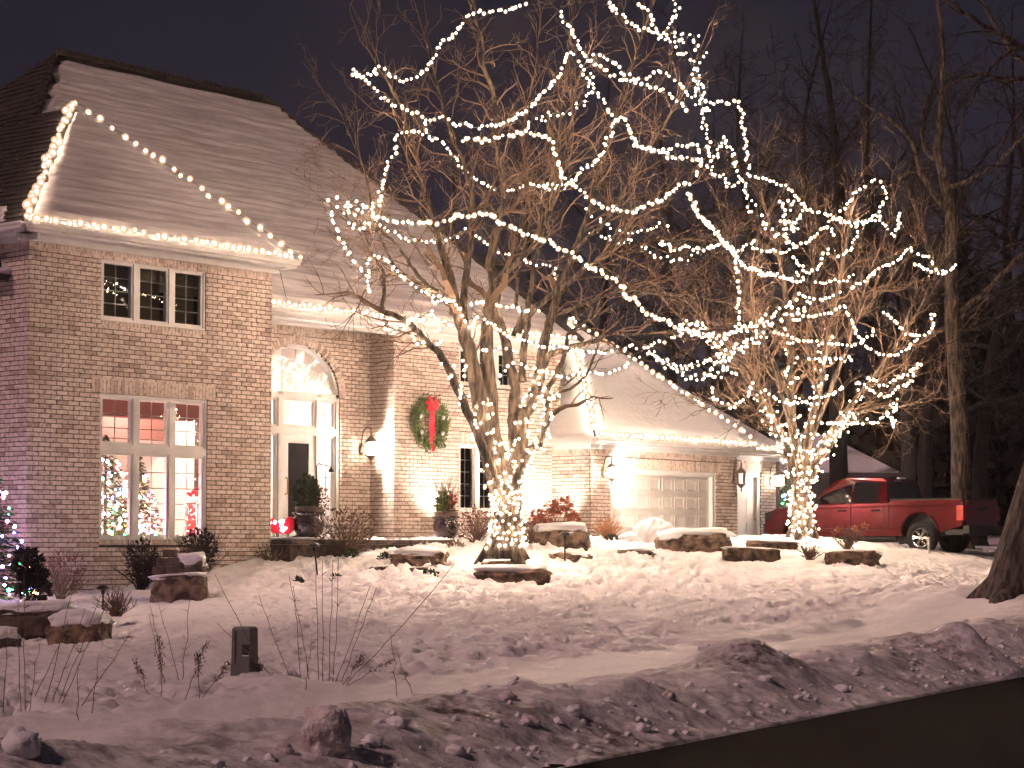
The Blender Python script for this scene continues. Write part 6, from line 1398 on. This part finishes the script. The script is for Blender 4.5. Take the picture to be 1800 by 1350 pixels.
# huge near tree at right edge: leaning trunk, limb returning overhead
Yr = 34
q = P(1790, 1064, Yr)
tr_ = [P(1786, 1080, Yr), P(1793, 1040, Yr), P(1812, 960, Yr), P(1838, 860, Yr), P(1870, 740, Yr), P(1905, 600, Yr), P(1930, 430, Yr), P(1940, 260, Yr), P(1936, 60, Yr), P(1945, -160, Yr+.3), P(1930, -420, Yr+.6)]
lr = [(PL([(1940,60),(2010,-80),(2090,-180),(2150,-320)], Yr, Yr+1), .10, .03, .2), (PL([(1938,200),(2030,60),(2120,-10),(2230,-60)], Yr, Yr-1.5), .11, .03, .2), (PL([(1942,-100),(1880,-220),(1850,-340)], Yr, Yr+1), .08, .03, .2), (PL([(1930,430),(2020,330),(2110,270),(2200,190)], Yr, Yr+1.5), .11, .03, .2),
      (PL([(1935,330),(1900,200),(1850,130),(1790,80),(1740,50),(1690,20),(1640,-10)], Yr, Yr-.5), .09, .02, .15),
      (PL([(1935,300),(1880,160),(1800,110),(1760,60),(1720,-10)], Yr, Yr+1.5), .07, .02, .2),
      (PL([(1920,420),(1860,340),(1800,300),(1750,290),(1700,300)], Yr, Yr-1), .035, .01, .2),
      (PL([(1915,520),(1860,470),(1800,430),(1760,440),(1700,480)], Yr, Yr+1), .025, .008, .2),
      (PL([(1850,130),(1780,140),(1720,130),(1670,150),(1640,190)], Yr, Yr+.6), .05, .012, .1),
      (PL([(1790,80),(1740,120),(1700,190),(1680,260)], Yr, Yr), .035, .01, .1),
      (PL([(1910,560),(1850,560),(1800,540),(1750,560)], Yr, Yr+1), .04, .01, .2),
      (PL([(1850,130),(1800,190),(1760,250),(1740,330)], Yr, Yr-.6), .03, .01, .1)]
limbtree('roadside_tree', 'huge dark rough barked trunk leaning at right edge with overhanging branches', tr_[0], tr_, [.62,.56,.50,.46,.42,.38,.33,.28,.22,.15,.06], lr, 'roughbark', 'darktwig', 77, (0, 2.2, 3.0), 1.0, .30, up=-.04)
# hedge of dense dark undergrowth far behind, too thick to count
rr = random.Random(50); b = MB()
for i in range(15000):
    px = rr.uniform(1440, 2050) if i % 4 else rr.uniform(1130, 1500); Y = rr.uniform(84, 104); q = P(px, 940, Y); h = (10.5 if px > 1560 else 5.5)*rr.uniform(0, 1)**.8*(1+.25*math.sin(px*.031)); c = Vector((q.x, q.y, 1.4+h)); L = rr.uniform(.5, 1.4)
    d = Vector((rr.gauss(0,.6), rr.gauss(0,.6), rr.gauss(.3,.6))).normalized(); s = d.orthogonal().normalized(); s = (s*math.cos(i)+d.cross(s)*math.sin(i))*L*.35
    b.add([c, c+d*L*.5+s, c+d*L, c+d*L*.5-s], [(0,1,2,3)])
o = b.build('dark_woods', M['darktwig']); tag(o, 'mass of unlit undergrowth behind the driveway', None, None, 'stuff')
print('BULBS', NB[0], 'BRICKS', brick_count[0], 'OBJ', len(bpy.data.objects))

# ------------------------------------------------------------------ thin haze, added for a glow round the lights
hm = bpy.data.materials.new('glow_haze'); hm.use_nodes = True; hn = hm.node_tree; hn.nodes.clear()
ho = hn.nodes.new('ShaderNodeOutputMaterial'); hp = hn.nodes.new('ShaderNodeVolumePrincipled')
hp.inputs['Color'].default_value = (.95, .93, .96, 1); hp.inputs['Density'].default_value = .00028; hp.inputs['Anisotropy'].default_value = .8
hn.links.new(hp.outputs[0], ho.inputs['Volume'])
b = MB(); b.box(lambda x, y, z: Vector((x, y, z)), -210, 210, -130, 270, -1.7, 36); o = b.build('haze', hm, loc=(0,0,0)); tag(o, kind='stuff')
